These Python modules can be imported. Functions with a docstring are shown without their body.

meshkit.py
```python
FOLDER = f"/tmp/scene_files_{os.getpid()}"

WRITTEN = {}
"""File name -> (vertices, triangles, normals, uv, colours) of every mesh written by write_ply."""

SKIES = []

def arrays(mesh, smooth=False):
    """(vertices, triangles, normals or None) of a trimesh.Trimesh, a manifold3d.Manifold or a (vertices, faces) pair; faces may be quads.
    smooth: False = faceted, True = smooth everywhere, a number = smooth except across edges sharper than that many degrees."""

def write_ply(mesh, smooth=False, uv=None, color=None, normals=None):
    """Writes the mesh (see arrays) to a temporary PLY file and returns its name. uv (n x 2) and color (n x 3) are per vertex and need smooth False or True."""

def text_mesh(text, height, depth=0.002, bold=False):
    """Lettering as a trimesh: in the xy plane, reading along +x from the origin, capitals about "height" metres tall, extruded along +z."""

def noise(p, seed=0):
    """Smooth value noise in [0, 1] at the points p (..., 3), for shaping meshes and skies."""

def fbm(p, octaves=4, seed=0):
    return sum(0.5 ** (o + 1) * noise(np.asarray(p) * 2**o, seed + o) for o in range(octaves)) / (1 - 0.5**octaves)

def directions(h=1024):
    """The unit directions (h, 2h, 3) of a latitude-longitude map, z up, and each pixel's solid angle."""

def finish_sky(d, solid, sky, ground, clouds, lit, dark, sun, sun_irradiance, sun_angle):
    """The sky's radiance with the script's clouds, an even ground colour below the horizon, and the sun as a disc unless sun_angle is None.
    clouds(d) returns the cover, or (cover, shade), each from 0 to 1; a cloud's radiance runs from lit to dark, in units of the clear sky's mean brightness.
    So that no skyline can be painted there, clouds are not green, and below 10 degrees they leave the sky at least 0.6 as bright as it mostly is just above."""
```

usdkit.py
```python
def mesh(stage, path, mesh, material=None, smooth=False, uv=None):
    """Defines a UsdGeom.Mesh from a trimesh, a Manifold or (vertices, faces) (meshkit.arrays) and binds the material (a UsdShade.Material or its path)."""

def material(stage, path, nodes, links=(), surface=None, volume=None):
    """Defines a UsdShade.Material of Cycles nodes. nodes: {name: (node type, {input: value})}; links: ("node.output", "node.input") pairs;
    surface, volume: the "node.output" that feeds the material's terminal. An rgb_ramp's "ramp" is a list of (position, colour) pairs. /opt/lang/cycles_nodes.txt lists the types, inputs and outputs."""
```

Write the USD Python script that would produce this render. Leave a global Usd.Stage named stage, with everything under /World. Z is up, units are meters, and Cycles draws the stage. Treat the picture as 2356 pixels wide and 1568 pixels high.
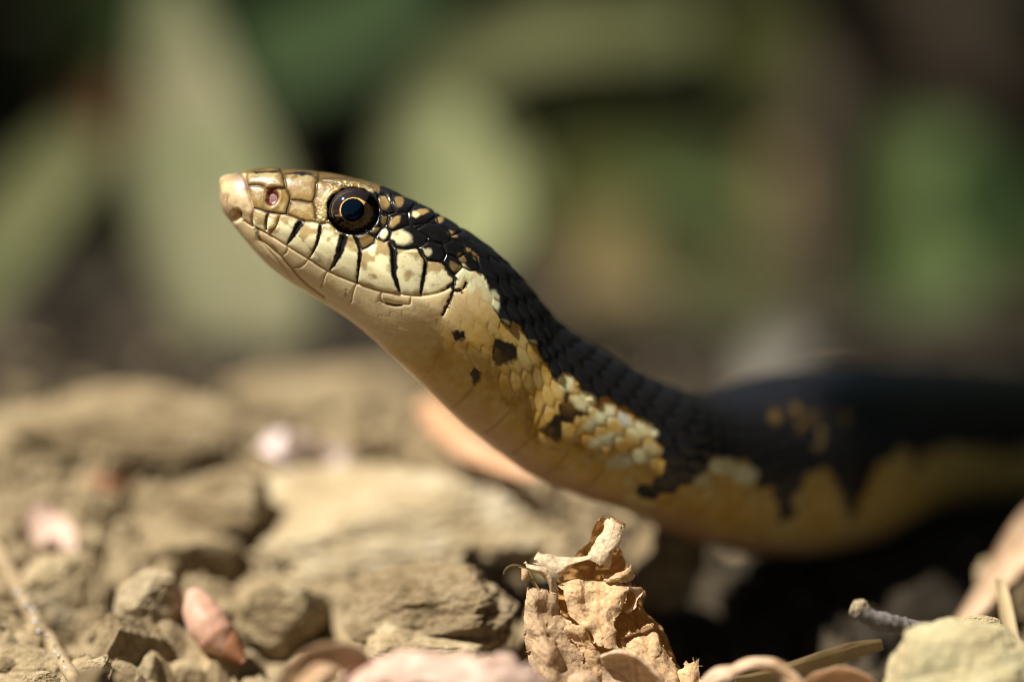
import math, random
import numpy as np
import trimesh
from scipy.interpolate import CubicSpline, PchipInterpolator, RectBivariateSpline
from scipy.spatial import cKDTree
import usdkit
from meshkit import noise, fbm
from pxr import Usd, UsdGeom, UsdLux, UsdShade, Gf, Sdf, Vt

stage = Usd.Stage.CreateInMemory()
UsdGeom.SetStageUpAxis(stage, 'Z')
UsdGeom.SetStageMetersPerUnit(stage, 1.0)
UsdGeom.Xform.Define(stage, '/World')
T = Sdf.ValueTypeNames

# ------------------------------------------------------------------ camera
DIST = 0.3272            # lens to focus plane, metres
PITCH = math.radians(5.0)
HEIGHT = 0.065
FPX = 2356 * 100 / 36.0
cam = UsdGeom.Camera.Define(stage, '/World/Camera')
cam.CreateFocalLengthAttr(100.0)
cam.CreateHorizontalApertureAttr(36.0)
cam.CreateVerticalApertureAttr(36.0 * 681 / 1024)
cam.CreateFocusDistanceAttr(DIST)
cam.CreateFStopAttr(4.6)
cam.CreateClippingRangeAttr(Gf.Vec2f(0.02, 500.0))
EYE = np.array([0.0, -DIST * math.cos(PITCH), HEIGHT])
FWD = np.array([0.0, math.cos(PITCH), -math.sin(PITCH)])
UPV = np.array([0.0, math.sin(PITCH), math.cos(PITCH)])
RIGHT = np.array([1.0, 0.0, 0.0])
cx = UsdGeom.Xformable(cam)
cx.AddTranslateOp().Set(Gf.Vec3d(*EYE))
cx.AddRotateXOp().Set(90.0 - math.degrees(PITCH))
cam.CreateExposureAttr(1.05)

# ------------------------------------------------------------------ sun and sky
SUN = np.array([-0.47, -0.34, 0.80]); SUN /= np.linalg.norm(SUN)
SUN_EL = math.asin(SUN[2]); SUN_ROT = math.atan2(SUN[0], SUN[1])
sun = UsdLux.DistantLight.Define(stage, '/World/Sun')
sun.CreateIntensityAttr(1.25); sun.CreateAngleAttr(0.5); sun.CreateNormalizeAttr(True)
sun.CreateColorAttr(Gf.Vec3f(1.0, 0.965, 0.895))
q = Gf.Rotation(Gf.Vec3d(0, 0, 1), Gf.Vec3d(*SUN)).GetQuat()
UsdGeom.Xformable(sun).AddOrientOp(UsdGeom.XformOp.PrecisionDouble).Set(q)
dome = UsdLux.DomeLight.Define(stage, '/World/sky')
sky_m = usdkit.material(stage, '/World/Looks/sky', {
    's': ('sky_texture', {'sky_type': 'single_scattering', 'sun_disc': False, 'sun_elevation': SUN_EL, 'sun_rotation': SUN_ROT}),
    'b': ('background_shader', {'strength': 0.05})}, [('s.color', 'b.color')], surface='b.background')
UsdShade.MaterialBindingAPI.Apply(dome.GetPrim()).Bind(sky_m)


# ------------------------------------------------------------------ helpers
def at(px, py, depth):
    """Point at a place of the view and a depth (metres) behind the focus plane."""
    px, py, depth = np.broadcast_arrays(np.asarray(px, float), np.asarray(py, float), np.asarray(depth, float))
    L = DIST + depth
    return (EYE + FWD * L[..., None] + RIGHT * ((px - 1178) / FPX * L)[..., None] + UPV * ((784 - py) / FPX * L)[..., None])


def view_of(P):
    d = np.asarray(P) - EYE
    L = d @ FWD
    return np.stack([1178 + d @ RIGHT / L * FPX, 784 - d @ UPV / L * FPX], -1)


def ground_depth(py, z=0.0):
    """Depth at which the view line of row py meets the height z."""
    k = (784 - py) / FPX
    return (z - HEIGHT) / (FWD[2] + UPV[2] * k) - DIST


def px_size(depth):
    return (DIST + depth) / FPX


used = {}


def numbered(parent, name):
    k = used.get((parent, name), 0)
    used[(parent, name)] = k + 1
    return f'{parent}/{name}' if k == 0 else f'{parent}/{name}_{k:03d}'


def tag(prim, label=None, cat=None, group=None, kind=None):
    for k, v in (('label', label), ('category', cat), ('group', group), ('kind', kind)):
        if v:
            prim.SetCustomDataByKey(k, v)
    return prim


def thing(name, label, cat, loc=(0, 0, 0), rotz=0.0, scale=None, group=None, rot=None):
    x = UsdGeom.Xform.Define(stage, numbered('/World', name))
    x.AddTranslateOp().Set(Gf.Vec3d(*[float(v) for v in loc]))
    if rot is not None:
        x.AddRotateXYZOp().Set(Gf.Vec3f(*[float(v) for v in rot]))
    elif rotz:
        x.AddRotateZOp().Set(float(rotz))
    if scale is not None:
        x.AddScaleOp().Set(Gf.Vec3f(*[float(v) for v in np.broadcast_to(scale, 3)]))
    return tag(x.GetPrim(), label, cat, group)


def obj(name, mesh, mat, parent=None, smooth=True, cd=None, label=None):
    """One Mesh prim; mesh is (vertices, faces) or a trimesh in world space unless the parent carries a placement."""
    base = str(parent.GetPath()) if parent is not None else '/World'
    m = usdkit.mesh(stage, numbered(base, name), mesh, mat, smooth=smooth)
    if cd is not None:
        UsdGeom.PrimvarsAPI(m).CreatePrimvar('Cd', T.Color3fArray, 'vertex').Set(Vt.Vec3fArray.FromNumpy(np.asarray(cd, np.float32)))
    if label:
        m.GetPrim().SetCustomDataByKey('label', label)
    return m.GetPrim()


def grid_faces(nu, nv, closed=False):
    i = np.arange(nu - 1)[:, None]
    j = np.arange(nv if closed else nv - 1)[None, :]
    j2 = (j + 1) % nv
    a, b, c, d = i * nv + j, (i + 1) * nv + j, (i + 1) * nv + j2, i * nv + j2
    return np.stack([a, b, c, d], -1).reshape(-1, 4)


def tris(f4):
    return np.vstack([f4[:, [0, 1, 2]], f4[:, [0, 2, 3]]])


def smoothstep(a, b, x):
    t = np.clip((x - a) / (b - a), 0, 1)
    return t * t * (3 - 2 * t)


def lin(r, g, b):
    c = np.array([r, g, b]) / 255.0
    return np.where(c <= 0.04045, c / 12.92, ((c + 0.055) / 1.055) ** 2.4)


def curve_dist(P, line):
    """Distance of the points P to the polyline and the place along it (0 to 1)."""
    line = np.asarray(line, float)
    seg = np.linalg.norm(np.diff(line, axis=0), axis=1)
    cum = np.r_[0, np.cumsum(seg)]
    best, where = np.full(len(P), 1e9), np.zeros(len(P))
    for k in range(len(line) - 1):
        a, b = line[k], line[k + 1]
        t = np.clip(((P - a) @ (b - a)) / max(seg[k] ** 2, 1e-12), 0, 1)
        d = np.hypot(P[:, 0] - a[0] - t * (b - a)[0], P[:, 1] - a[1] - t * (b - a)[1])
        hit = d < best
        best[hit] = d[hit]
        where[hit] = (cum[k] + t[hit] * seg[k]) / cum[-1]
    return best, where


def soft(line, n=6):
    """A smooth curve through the points."""
    line = np.asarray(line, float)
    if len(line) < 3:
        return line
    s = np.r_[0, np.cumsum(np.linalg.norm(np.diff(line, axis=0), axis=1))]
    c = PchipInterpolator(s, line)
    return c(np.linspace(0, s[-1], n * (len(line) - 1) + 1))


def poly_sd(P, poly):
    """Signed distance to a closed outline, positive inside."""
    poly = np.asarray(poly, float)
    d, _ = curve_dist(P, np.vstack([poly, poly[:1]]))
    inside = np.zeros(len(P), bool)
    x, y = P[:, 0], P[:, 1]
    for a, b in zip(poly, np.roll(poly, -1, 0)):
        if a[1] == b[1]:
            continue
        c = (a[1] > y) != (b[1] > y)
        inside ^= c & (x < (b[0] - a[0]) * (y - a[1]) / (b[1] - a[1]) + a[0])
    return np.where(inside, d, -d)


def blob(P, c, r, rot=0.0):
    """Below 1 inside an ellipse."""
    a = math.radians(rot)
    d = P - np.asarray(c)
    x = d[:, 0] * math.cos(a) + d[:, 1] * math.sin(a)
    y = -d[:, 0] * math.sin(a) + d[:, 1] * math.cos(a)
    return np.hypot(x / r[0], y / r[1])


# views of the picture in which the marks were measured
def win(x0, y0, k):
    return lambda pts: np.asarray(pts, float) * (k * 0.5752) + np.array([x0, y0]) * 0.5752


Z1 = win(800, 600, 900 / 2352)
Z2 = win(1200, 650, 900 / 2352)
Z3 = win(1700, 1100, 1000 / 1960)
Z4 = win(2400, 1300, 1696 / 2356)
Z5 = win(1900, 2000, 1000 / 2160)

# ------------------------------------------------------------------ materials
def M(name, nodes, links, surface):
    return usdkit.material(stage, '/World/Looks/' + name, nodes, links, surface=surface)


def earth_material(name, ramp, scale=160.0, bump=0.0011, fine=800.0):
    return M(name, {
        'g': ('geometry', {}),
        'n': ('noise_texture', {'scale': scale, 'detail': 6.0, 'roughness': 0.65}),
        'f': ('noise_texture', {'scale': fine, 'detail': 4.0, 'roughness': 0.7}),
        'r': ('rgb_ramp', {'ramp': ramp}),
        'v': ('mix_color', {'blend_type': 'multiply', 'fac': 0.55}),
        'fr': ('rgb_ramp', {'ramp': [(0.25, (0.45, 0.43, 0.4)), (0.6, (1.0, 1.0, 1.0))]}),
        'b': ('bump', {'strength': 0.9, 'distance': bump}),
        'p': ('principled_bsdf', {'roughness': 0.95, 'specular_ior_level': 0.2, 'diffuse_roughness': 0.5}),
        'oi': ('object_info', {}), 'orp': ('rgb_ramp', {'ramp': [(0.0, (0.62, 0.58, 0.55)), (0.5, (0.95, 0.93, 0.9)), (1.0, (1.12, 1.12, 1.12))]}),
        'om': ('mix_color', {'blend_type': 'multiply', 'fac': 1.0, 'use_clamp': False}),
    }, [('g.position', 'n.vector'), ('g.position', 'f.vector'), ('n.fac', 'r.fac'), ('f.fac', 'fr.fac'), ('r.color', 'v.a'), ('fr.color', 'v.b'),
        ('oi.random', 'orp.fac'), ('v.result', 'om.a'), ('orp.color', 'om.b'), ('om.result', 'p.base_color'), ('f.fac', 'b.height'), ('b.normal', 'p.normal')], 'p.BSDF')


soil_m = M('soil', {
    'g': ('geometry', {}), 'at': ('attribute', {'attribute': 'Cd'}),
    'n': ('noise_texture', {'scale': 120.0, 'detail': 7.0, 'roughness': 0.65}),
    'f': ('noise_texture', {'scale': 1100.0, 'detail': 4.0, 'roughness': 0.7}),
    'r': ('rgb_ramp', {'ramp': [(0.3, (0.6, 0.56, 0.5)), (0.5, (0.95, 0.95, 0.95)), (0.7, (1.25, 1.2, 1.1))]}),
    'fr': ('rgb_ramp', {'ramp': [(0.25, (0.5, 0.48, 0.45)), (0.6, (1.0, 1.0, 1.0))]}),
    'm': ('mix_color', {'blend_type': 'multiply', 'fac': 1.0, 'use_clamp': False}),
    'm2': ('mix_color', {'blend_type': 'multiply', 'fac': 0.6, 'use_clamp': False}),
    'b': ('bump', {'strength': 0.9, 'distance': 0.0006}),
    'p': ('principled_bsdf', {'roughness': 0.95, 'specular_ior_level': 0.2, 'diffuse_roughness': 0.5}),
}, [('g.position', 'n.vector'), ('g.position', 'f.vector'), ('n.fac', 'r.fac'), ('f.fac', 'fr.fac'), ('at.color', 'm.a'), ('r.color', 'm.b'),
    ('m.result', 'm2.a'), ('fr.color', 'm2.b'), ('m2.result', 'p.base_color'), ('f.fac', 'b.height'), ('b.normal', 'p.normal')], 'p.BSDF')
rock_m = earth_material('pale_stone', [(0.28, (0.24, 0.17, 0.09)), (0.45, (0.40, 0.31, 0.18)), (0.6, (0.48, 0.40, 0.265)), (0.75, (0.50, 0.455, 0.36))], 90.0)
clod_m = earth_material('soil_clod', [(0.28, (0.17, 0.125, 0.065)), (0.5, (0.36, 0.275, 0.155)), (0.72, (0.47, 0.39, 0.25))], 200.0)
greenish_m = earth_material('lichen_stone', [(0.28, (0.34, 0.25, 0.14)), (0.5, (0.50, 0.43, 0.25)), (0.72, (0.52, 0.49, 0.31))], 110.0)
grey_m = earth_material('grey_stone', [(0.28, (0.10, 0.088, 0.075)), (0.6, (0.24, 0.215, 0.20))], 160.0)


def leaf_material(name, color, dark, trans=0.35, rough=0.6, scale=250.0, bump=0.0002, spec=0.3):
    return M(name, {
        'g': ('geometry', {}),
        'n': ('noise_texture', {'scale': scale, 'detail': 5.0, 'roughness': 0.6}),
        'r': ('rgb_ramp', {'ramp': [(0.3, dark), (0.6, color)]}),
        'b': ('bump', {'strength': 0.7, 'distance': bump}),
        'p': ('principled_bsdf', {'roughness': rough, 'specular_ior_level': spec}),
        't': ('translucent_bsdf', {}),
        'x': ('mix_closure', {'fac': trans}),
    }, [('g.position', 'n.vector'), ('n.fac', 'r.fac'), ('r.color', 'p.base_color'), ('r.color', 't.color'), ('n.fac', 'b.height'), ('b.normal', 'p.normal'),
        ('p.BSDF', 'x.closure1'), ('t.BSDF', 'x.closure2')], 'x.closure')


def attr_leaf_material(name, trans=0.3, rough=0.75, bump=0.00025, scale=1500.0):
    return M(name, {
        'a': ('attribute', {'attribute': 'Cd'}), 'g': ('geometry', {}),
        'n': ('noise_texture', {'scale': scale, 'detail': 5.0, 'roughness': 0.65}),
        'r': ('rgb_ramp', {'ramp': [(0.3, (0.62, 0.55, 0.48)), (0.55, (1.0, 1.0, 1.0))]}),
        'm': ('mix_color', {'blend_type': 'multiply', 'fac': 0.8}),
        'b': ('bump', {'strength': 0.9, 'distance': bump}),
        'p': ('principled_bsdf', {'roughness': rough, 'specular_ior_level': 0.25}),
        't': ('translucent_bsdf', {}), 'x': ('mix_closure', {'fac': trans}),
    }, [('g.position', 'n.vector'), ('n.fac', 'r.fac'), ('a.color', 'm.a'), ('r.color', 'm.b'), ('m.result', 'p.base_color'), ('m.result', 't.color'),
        ('n.fac', 'b.height'), ('b.normal', 'p.normal'), ('p.BSDF', 'x.closure1'), ('t.BSDF', 'x.closure2')], 'x.closure')


skin_m = M('snake_skin', {
    'a': ('attribute', {'attribute': 'Cd'}), 'g': ('geometry', {}),
    'n': ('noise_texture', {'scale': 5200.0, 'detail': 3.0, 'roughness': 0.6}),
    'r': ('rgb_ramp', {'ramp': [(0.3, (0.78, 0.74, 0.68)), (0.6, (1.0, 1.0, 1.0))]}),
    'm': ('mix_color', {'blend_type': 'multiply', 'fac': 0.6}),
    'b': ('bump', {'strength': 0.14, 'distance': 0.00004}),
    'bw': ('rgb_to_bw', {}), 'ro': ('map_range', {'from_min': 0.01, 'from_max': 0.12, 'to_min': 0.25, 'to_max': 0.36, 'clamp': True}),
    'sp': ('map_range', {'from_min': 0.01, 'from_max': 0.12, 'to_min': 0.55, 'to_max': 0.26, 'clamp': True}),
    'p': ('principled_bsdf', {'roughness': 0.27, 'specular_ior_level': 0.45, 'subsurface_weight': 0.25, 'subsurface_scale': 0.0007, 'subsurface_radius': (1.0, 0.55, 0.25)}),
}, [('g.position', 'n.vector'), ('n.fac', 'r.fac'), ('a.color', 'm.a'), ('r.color', 'm.b'), ('m.result', 'p.base_color'), ('n.fac', 'b.height'), ('b.normal', 'p.normal'), ('a.color', 'bw.color'), ('bw.val', 'ro.value'), ('ro.result', 'p.roughness'), ('bw.val', 'sp.value'), ('sp.result', 'p.specular_ior_level')], 'p.BSDF')
iris_m = M('iris', {
    'a': ('attribute', {'attribute': 'Cd'}), 'g': ('geometry', {}),
    'n': ('noise_texture', {'scale': 6000.0, 'detail': 4.0}),
    'r': ('rgb_ramp', {'ramp': [(0.35, (0.25, 0.2, 0.15)), (0.6, (1.0, 1.0, 1.0))]}),
    'm': ('mix_color', {'blend_type': 'multiply', 'fac': 0.8}),
    'p': ('principled_bsdf', {'roughness': 0.5, 'specular_ior_level': 0.05}),
}, [('g.position', 'n.vector'), ('n.fac', 'r.fac'), ('a.color', 'm.a'), ('r.color', 'm.b'), ('m.result', 'p.base_color')], 'p.BSDF')
dark_eye_m = M('eye_black', {'p': ('principled_bsdf', {'base_color': (0.006, 0.006, 0.007), 'roughness': 0.5, 'specular_ior_level': 0.1})}, [], 'p.BSDF')
pupil_m = M('pupil', {'p': ('principled_bsdf', {'base_color': (0.002, 0.006, 0.012), 'roughness': 0.6, 'specular_ior_level': 0.0})}, [], 'p.BSDF')
cornea_m = M('cornea', {
    't': ('transparent_bsdf', {'color': (0.97, 0.97, 0.97)}), 'gl': ('glossy_bsdf', {'color': (0.5, 0.62, 0.9), 'roughness': 0.04}),
    'f': ('fresnel', {'IOR': 1.33}), 'x': ('mix_closure', {})}, [('f.fac', 'x.fac'), ('t.BSDF', 'x.closure1'), ('gl.BSDF', 'x.closure2')], 'x.closure')

# ------------------------------------------------------------------ the snake's stations: upper and lower outline, half width, depth of its middle plane (mm)
ST = np.array([
    # top x, y, bottom x, y, half width px, depth mm
    (505.0, 428, 505, 434, 8, 6.4), (507, 416, 508, 452, 28, 6.4), (516, 406, 513, 478, 46, 6.4), (535, 402, 528, 503, 62, 6.4), (562, 396, 548, 528, 76, 6.4),
    (602, 391, 578, 565, 92, 6.4), (650, 391, 618, 608, 106, 6.4), (700, 394, 665, 645, 118, 6.4), (760, 400, 715, 677, 130, 6.4), (820, 412, 765, 708, 142, 6.4),
    (880, 430, 815, 742, 154, 6.5), (940, 455, 865, 783, 162, 6.7), (1000, 487, 915, 829, 164, 7.2), (1060, 525, 965, 875, 160, 8.0), (1110, 565, 1010, 920, 152, 9.5),
    (1150, 605, 1055, 963, 146, 11.5), (1190, 650, 1100, 1002, 144, 14), (1230, 697, 1145, 1037, 144, 17), (1280, 745, 1200, 1077, 145, 20.5), (1330, 782, 1265, 1113, 147, 25),
    (1380, 815, 1330, 1138, 150, 30), (1440, 855, 1400, 1160, 154, 36), (1500, 885, 1470, 1184, 158, 42), (1560, 905, 1535, 1214, 164, 49), (1620, 913, 1600, 1243, 172, 56),
    (1680, 903, 1670, 1262, 180, 63), (1740, 883, 1740, 1275, 188, 70), (1800, 863, 1810, 1279, 193, 77), (1860, 853, 1880, 1272, 195, 85), (1930, 848, 1960, 1250, 192, 95),
    (2000, 848, 2040, 1208, 182, 106), (2080, 848, 2110, 1172, 172, 118), (2160, 848, 2180, 1155, 165, 131), (2260, 850, 2270, 1150, 160, 148), (2356, 852, 2360, 1148, 156, 165),
    (2480, 862, 2480, 1140, 148, 190), (2640, 880, 2640, 1130, 138, 222)])
k_ = np.arange(len(ST), dtype=float)
ST[:, 5] = np.interp(ST[:, 5], [0, 8, 17, 42, 77, 106, 165, 222], [0, 7.4, 11.8, 20.5, 44, 66, 108, 150])
st_curve = PchipInterpolator(k_, ST)
step_to = np.linspace(0, len(ST) - 1, 6001)
cur = st_curve(step_to)
move = np.maximum(np.hypot(*np.diff(cur[:, :2], axis=0).T), np.hypot(*np.diff(cur[:, 2:4], axis=0).T))
spacing = np.interp(step_to[:-1], [0, 14, 16, 20, 26, 36], [1.15, 1.25, 1.7, 2.2, 3.0, 5.0])
count = np.r_[0, np.cumsum(move / spacing)]
NU = int(count[-1]) + 1
su = np.interp(np.arange(NU), count, step_to)
sec = st_curve(su)
NV, NF = 300, 120

top = at(sec[:, 0], sec[:, 1], sec[:, 5] * 1e-3)
bot = at(sec[:, 2], sec[:, 3], sec[:, 5] * 1e-3)
mid = (top + bot) / 2
half = sec[:, 4] * px_size(sec[:, 5] * 1e-3)
tangent = np.gradient(mid, axis=0)
tangent /= np.linalg.norm(tangent, axis=1, keepdims=True)
ker = np.hanning(61); ker /= ker.sum()
tangent = np.stack([np.convolve(np.pad(tangent[:, k], 30, 'edge'), ker, 'valid') for k in range(3)], 1)
upd = top - bot
lat = np.cross(tangent, upd)
lat /= np.linalg.norm(lat, axis=1, keepdims=True)
lat *= np.sign(lat @ np.array([0, -1, 0]))[:, None]
side_on = EYE - mid; side_on /= np.linalg.norm(side_on, axis=1, keepdims=True)
turn = smoothstep(15.0, 10.0, su)[:, None]
lat = lat * (1 - turn) + side_on * turn
lat = np.stack([np.convolve(np.pad(lat[:, k], 30, 'edge'), ker, 'valid') for k in range(3)], 1)
lat /= np.linalg.norm(lat, axis=1, keepdims=True)

th = np.pi * np.arange(11) / 10
HEAD = np.array([[0, .012, .05, .12, .28, .43, .535, .64, .78, .93, 1], [0, .42, .68, .80, .895, .98, 1.0, .92, .70, .38, 0]])
BODY = np.array([(1 - np.cos(th)) / 2, np.sin(th) ** 0.85])
BODY[:, -1] = [1, 0]
is_head = np.interp(su, [0, 3, 7, 9, 13, 16, 18], [0.0, 0.35, 0.9, 1.0, 0.85, 0.25, 0.0])
t_fine = np.linspace(0, 10, 241)


def section(w):
    c = BODY * (1 - w) + HEAD * w
    h = CubicSpline(np.arange(11), c[0], bc_type=((1, 0.0), (1, 0.0)))(t_fine)
    x = np.maximum(PchipInterpolator(np.arange(11), c[1])(t_fine), 0)
    return h, x


tab = [section(w) for w in np.linspace(0, 1, 41)]
near = np.zeros((NU, NV, 3)); arc = np.zeros((NU, NV))
for i in range(NU):
    a = is_head[i] * 40
    j = min(int(a), 39)
    h = tab[j][0] * (1 - a + j) + tab[j + 1][0] * (a - j)
    x = tab[j][1] * (1 - a + j) + tab[j + 1][1] * (a - j)
    line = top[i] + (bot[i] - top[i]) * h[:, None] + lat[i] * (half[i] * x)[:, None]
    s = np.r_[0, np.cumsum(np.linalg.norm(np.diff(line, axis=0), axis=1))]
    want = np.linspace(0, s[-1], NV)
    near[i] = np.stack([np.interp(want, s, line[:, k]) for k in range(3)], 1)
    arc[i] = want


def grid_normals(G):
    du, dv = np.gradient(G, axis=0), np.gradient(G, axis=1)
    n = np.cross(du, dv)
    return n / np.maximum(np.linalg.norm(n, axis=2, keepdims=True), 1e-12)


nrm = grid_normals(near)
nrm *= np.sign(np.sum(nrm * lat[:, None, :], axis=2).mean())
VP = view_of(near)                      # where each point of the near side is seen
P = VP.reshape(-1, 2)
N = len(P)
wob = np.stack([fbm(near.reshape(-1, 3) * 1400, 3, 11), fbm(near.reshape(-1, 3) * 1400, 3, 12)], 1) - 0.5
Pw = P + wob * 9.0
mott = fbm(near.reshape(-1, 3) * 1000, 4, 21)
mott2 = fbm(near.reshape(-1, 3) * 2600, 3, 22)
big = fbm(near.reshape(-1, 3) * 380, 3, 23)
length = np.r_[0, np.cumsum(np.linalg.norm(np.diff(mid, axis=0), axis=1))]
A = np.repeat(length[:, None], NV, 1).ravel()
B = arc.ravel()
BT = (arc / arc[:, -1:]).ravel()
SU = np.repeat(su[:, None], NV, 1).ravel()

# --- the small scales of the back and flanks: a lattice of overlapping ovals
LS, WS = 0.0026, 0.00175
qa, qb = A / LS, B / (WS * np.interp(SU, [13, 16, 22], [0.72, 0.88, 1.05]))
d1, d2 = np.full(N, 9.0), np.full(N, 9.0)
cid, ca = np.zeros(N, np.int64), np.zeros(N)
for dj in (-1, 0, 1):
    j = np.floor(qb).astype(int) + dj
    off = (j % 2) * 0.5
    i0 = np.floor(qa - off).astype(int)
    for di in (0, 1):
        i = i0 + di
        d = np.hypot((qa - off - i) * 1.0, (qb - j - 0.5) * 0.85)
        closer = d < d1
        d2 = np.where(closer, d1, np.minimum(d2, d))
        cid = np.where(closer, (j + 50) * 1000 + i, cid)
        ca = np.where(closer, qa - off - i, ca)
        d1 = np.where(closer, d, d1)
cell_edge = d2 - d1
uniq, inv = np.unique(cid, return_inverse=True)
cnt = np.bincount(inv)
CP = np.stack([np.bincount(inv, P[:, 0]) / cnt, np.bincount(inv, P[:, 1]) / cnt], 1)[inv]      # middle of each point's scale, in the view
cell_rand = noise(np.stack([uniq * 0.618, uniq * 0.317, uniq * 0.77], 1) * 3.3, 5)[inv]
is_body = smoothstep(13.0, 15.5, SU + (P[:, 1] - 700) * -0.004)

# --- pigment
cream = np.array([0.72, 0.64, 0.38]); tan = np.array([0.30, 0.195, 0.068]); olive = np.array([0.16, 0.10, 0.028]); brown = np.array([0.13, 0.085, 0.03])
pinkish = np.array([0.64, 0.45, 0.29]); chin = np.array([0.70, 0.545, 0.30]); ochre = np.array([0.52, 0.305, 0.045]); black = np.array([0.0075, 0.0065, 0.0065]); belly = np.array([0.46, 0.28, 0.16])


def over(col, c, a):
    return col + (np.asarray(c) - col) * np.clip(a, 0, 1)[:, None]


mouth = soft(np.vstack([Z1([(380, 668), (470, 745), (560, 800), (690, 862), (790, 930), (905, 1000), (1130, 1135), (1340, 1262), (1640, 1388), (1900, 1470)]),
                        Z2([(1050, 1372), (1260, 1392), (1400, 1372), (1560, 1310)])]))
lab_top = soft(np.vstack([Z1([(560, 615), (640, 632), (710, 655), (780, 662), (840, 672), (905, 672), (970, 692), (1070, 742), (1120, 747), (1220, 755), (1265, 775), (1340, 770), (1450, 860), (1530, 890)]),
                          Z1([(1620, 890), (1700, 1045), (1830, 950), (1985, 975)]), Z2([(1010, 905), (1100, 900), (1230, 895), (1330, 1025), (1490, 1045)])]))
top_y = np.interp(P[:, 0], sec[:, 0], sec[:, 1])          # the outline above the point
col = np.tile(chin, (N, 1))
# throat: warmer towards the neck, rosy along the lowest line
col = over(col, ochre, smoothstep(690, 900, P[:, 1] + 0.45 * (P[:, 0] - 900)) * (0.75 + 0.9 * (mott - 0.4)))
col = over(col, ochre * 0.75, smoothstep(0.52, 0.75, big) * smoothstep(14, 16, SU) * 0.7)
col = over(col, belly, smoothstep(0.70, 0.93, BT) * smoothstep(11, 17, SU) * 0.9)
col = over(col, pinkish, smoothstep(0.85, 1.0, BT) * (1 - smoothstep(10, 15, SU)) * 0.5)
# upper side of the head
above_mouth = poly_sd(P, np.vstack([mouth, [(1090, 560), (960, 300), (480, 300), (480, 470), (530, 497)]]))
head_side = poly_sd(Pw, np.vstack([lab_top, [(1080, 560), (960, 300), (560, 300), Z1([(495, 380)])[0]]]))
upper = smoothstep(-1.5, 1.5, head_side)
lab = smoothstep(-1, 2, above_mouth) * (1 - upper)
col = over(col, cream, lab)
lab_y = np.interp(P[:, 0], lab_top[:, 0], lab_top[:, 1])
col = over(col, tan, lab * smoothstep(0.40, 0.56, mott * 0.75 + 0.2 * (1 - smoothstep(0, 50, P[:, 1] - lab_y))) * 0.85)
col = over(col, tan * 0.7, lab * smoothstep(0.52, 0.75, mott2) * (1 - smoothstep(0, 55, P[:, 1] - lab_y)) * 0.55)
# nose shield
rost_edge = soft(np.vstack([Z1([(395, 225), (470, 310), (495, 380), (505, 450), (522, 520), (545, 590), (558, 640), (548, 690), (545, 745), (560, 800)])]))
rost = poly_sd(P, np.vstack([rost_edge, Z1([(470, 760), (380, 690), (300, 740), (100, 700), (100, 100)])]))
col = over(col, tan * 1.05, upper * 1.0)
col = over(col, olive, upper * smoothstep(0.33, 0.60, mott * 0.7 + 0.28 * (1 - smoothstep(8, 60, P[:, 1] - top_y))) * 0.85)
col = over(col, brown, upper * smoothstep(34, 4, P[:, 1] - top_y) * (0.35 + 0.8 * smoothstep(0.4, 0.6, mott)) * 0.75)
col = over(col, cream * 0.85, upper * smoothstep(0.5, 0.75, mott2) * 0.18)
col = over(col, np.array([0.58, 0.44, 0.25]), smoothstep(-1.5, 1.5, rost))
col = over(col, np.array([0.30, 0.19, 0.09]), smoothstep(-1.5, 1.5, rost) * smoothstep(0.42, 0.62, mott) * 0.7)
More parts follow.
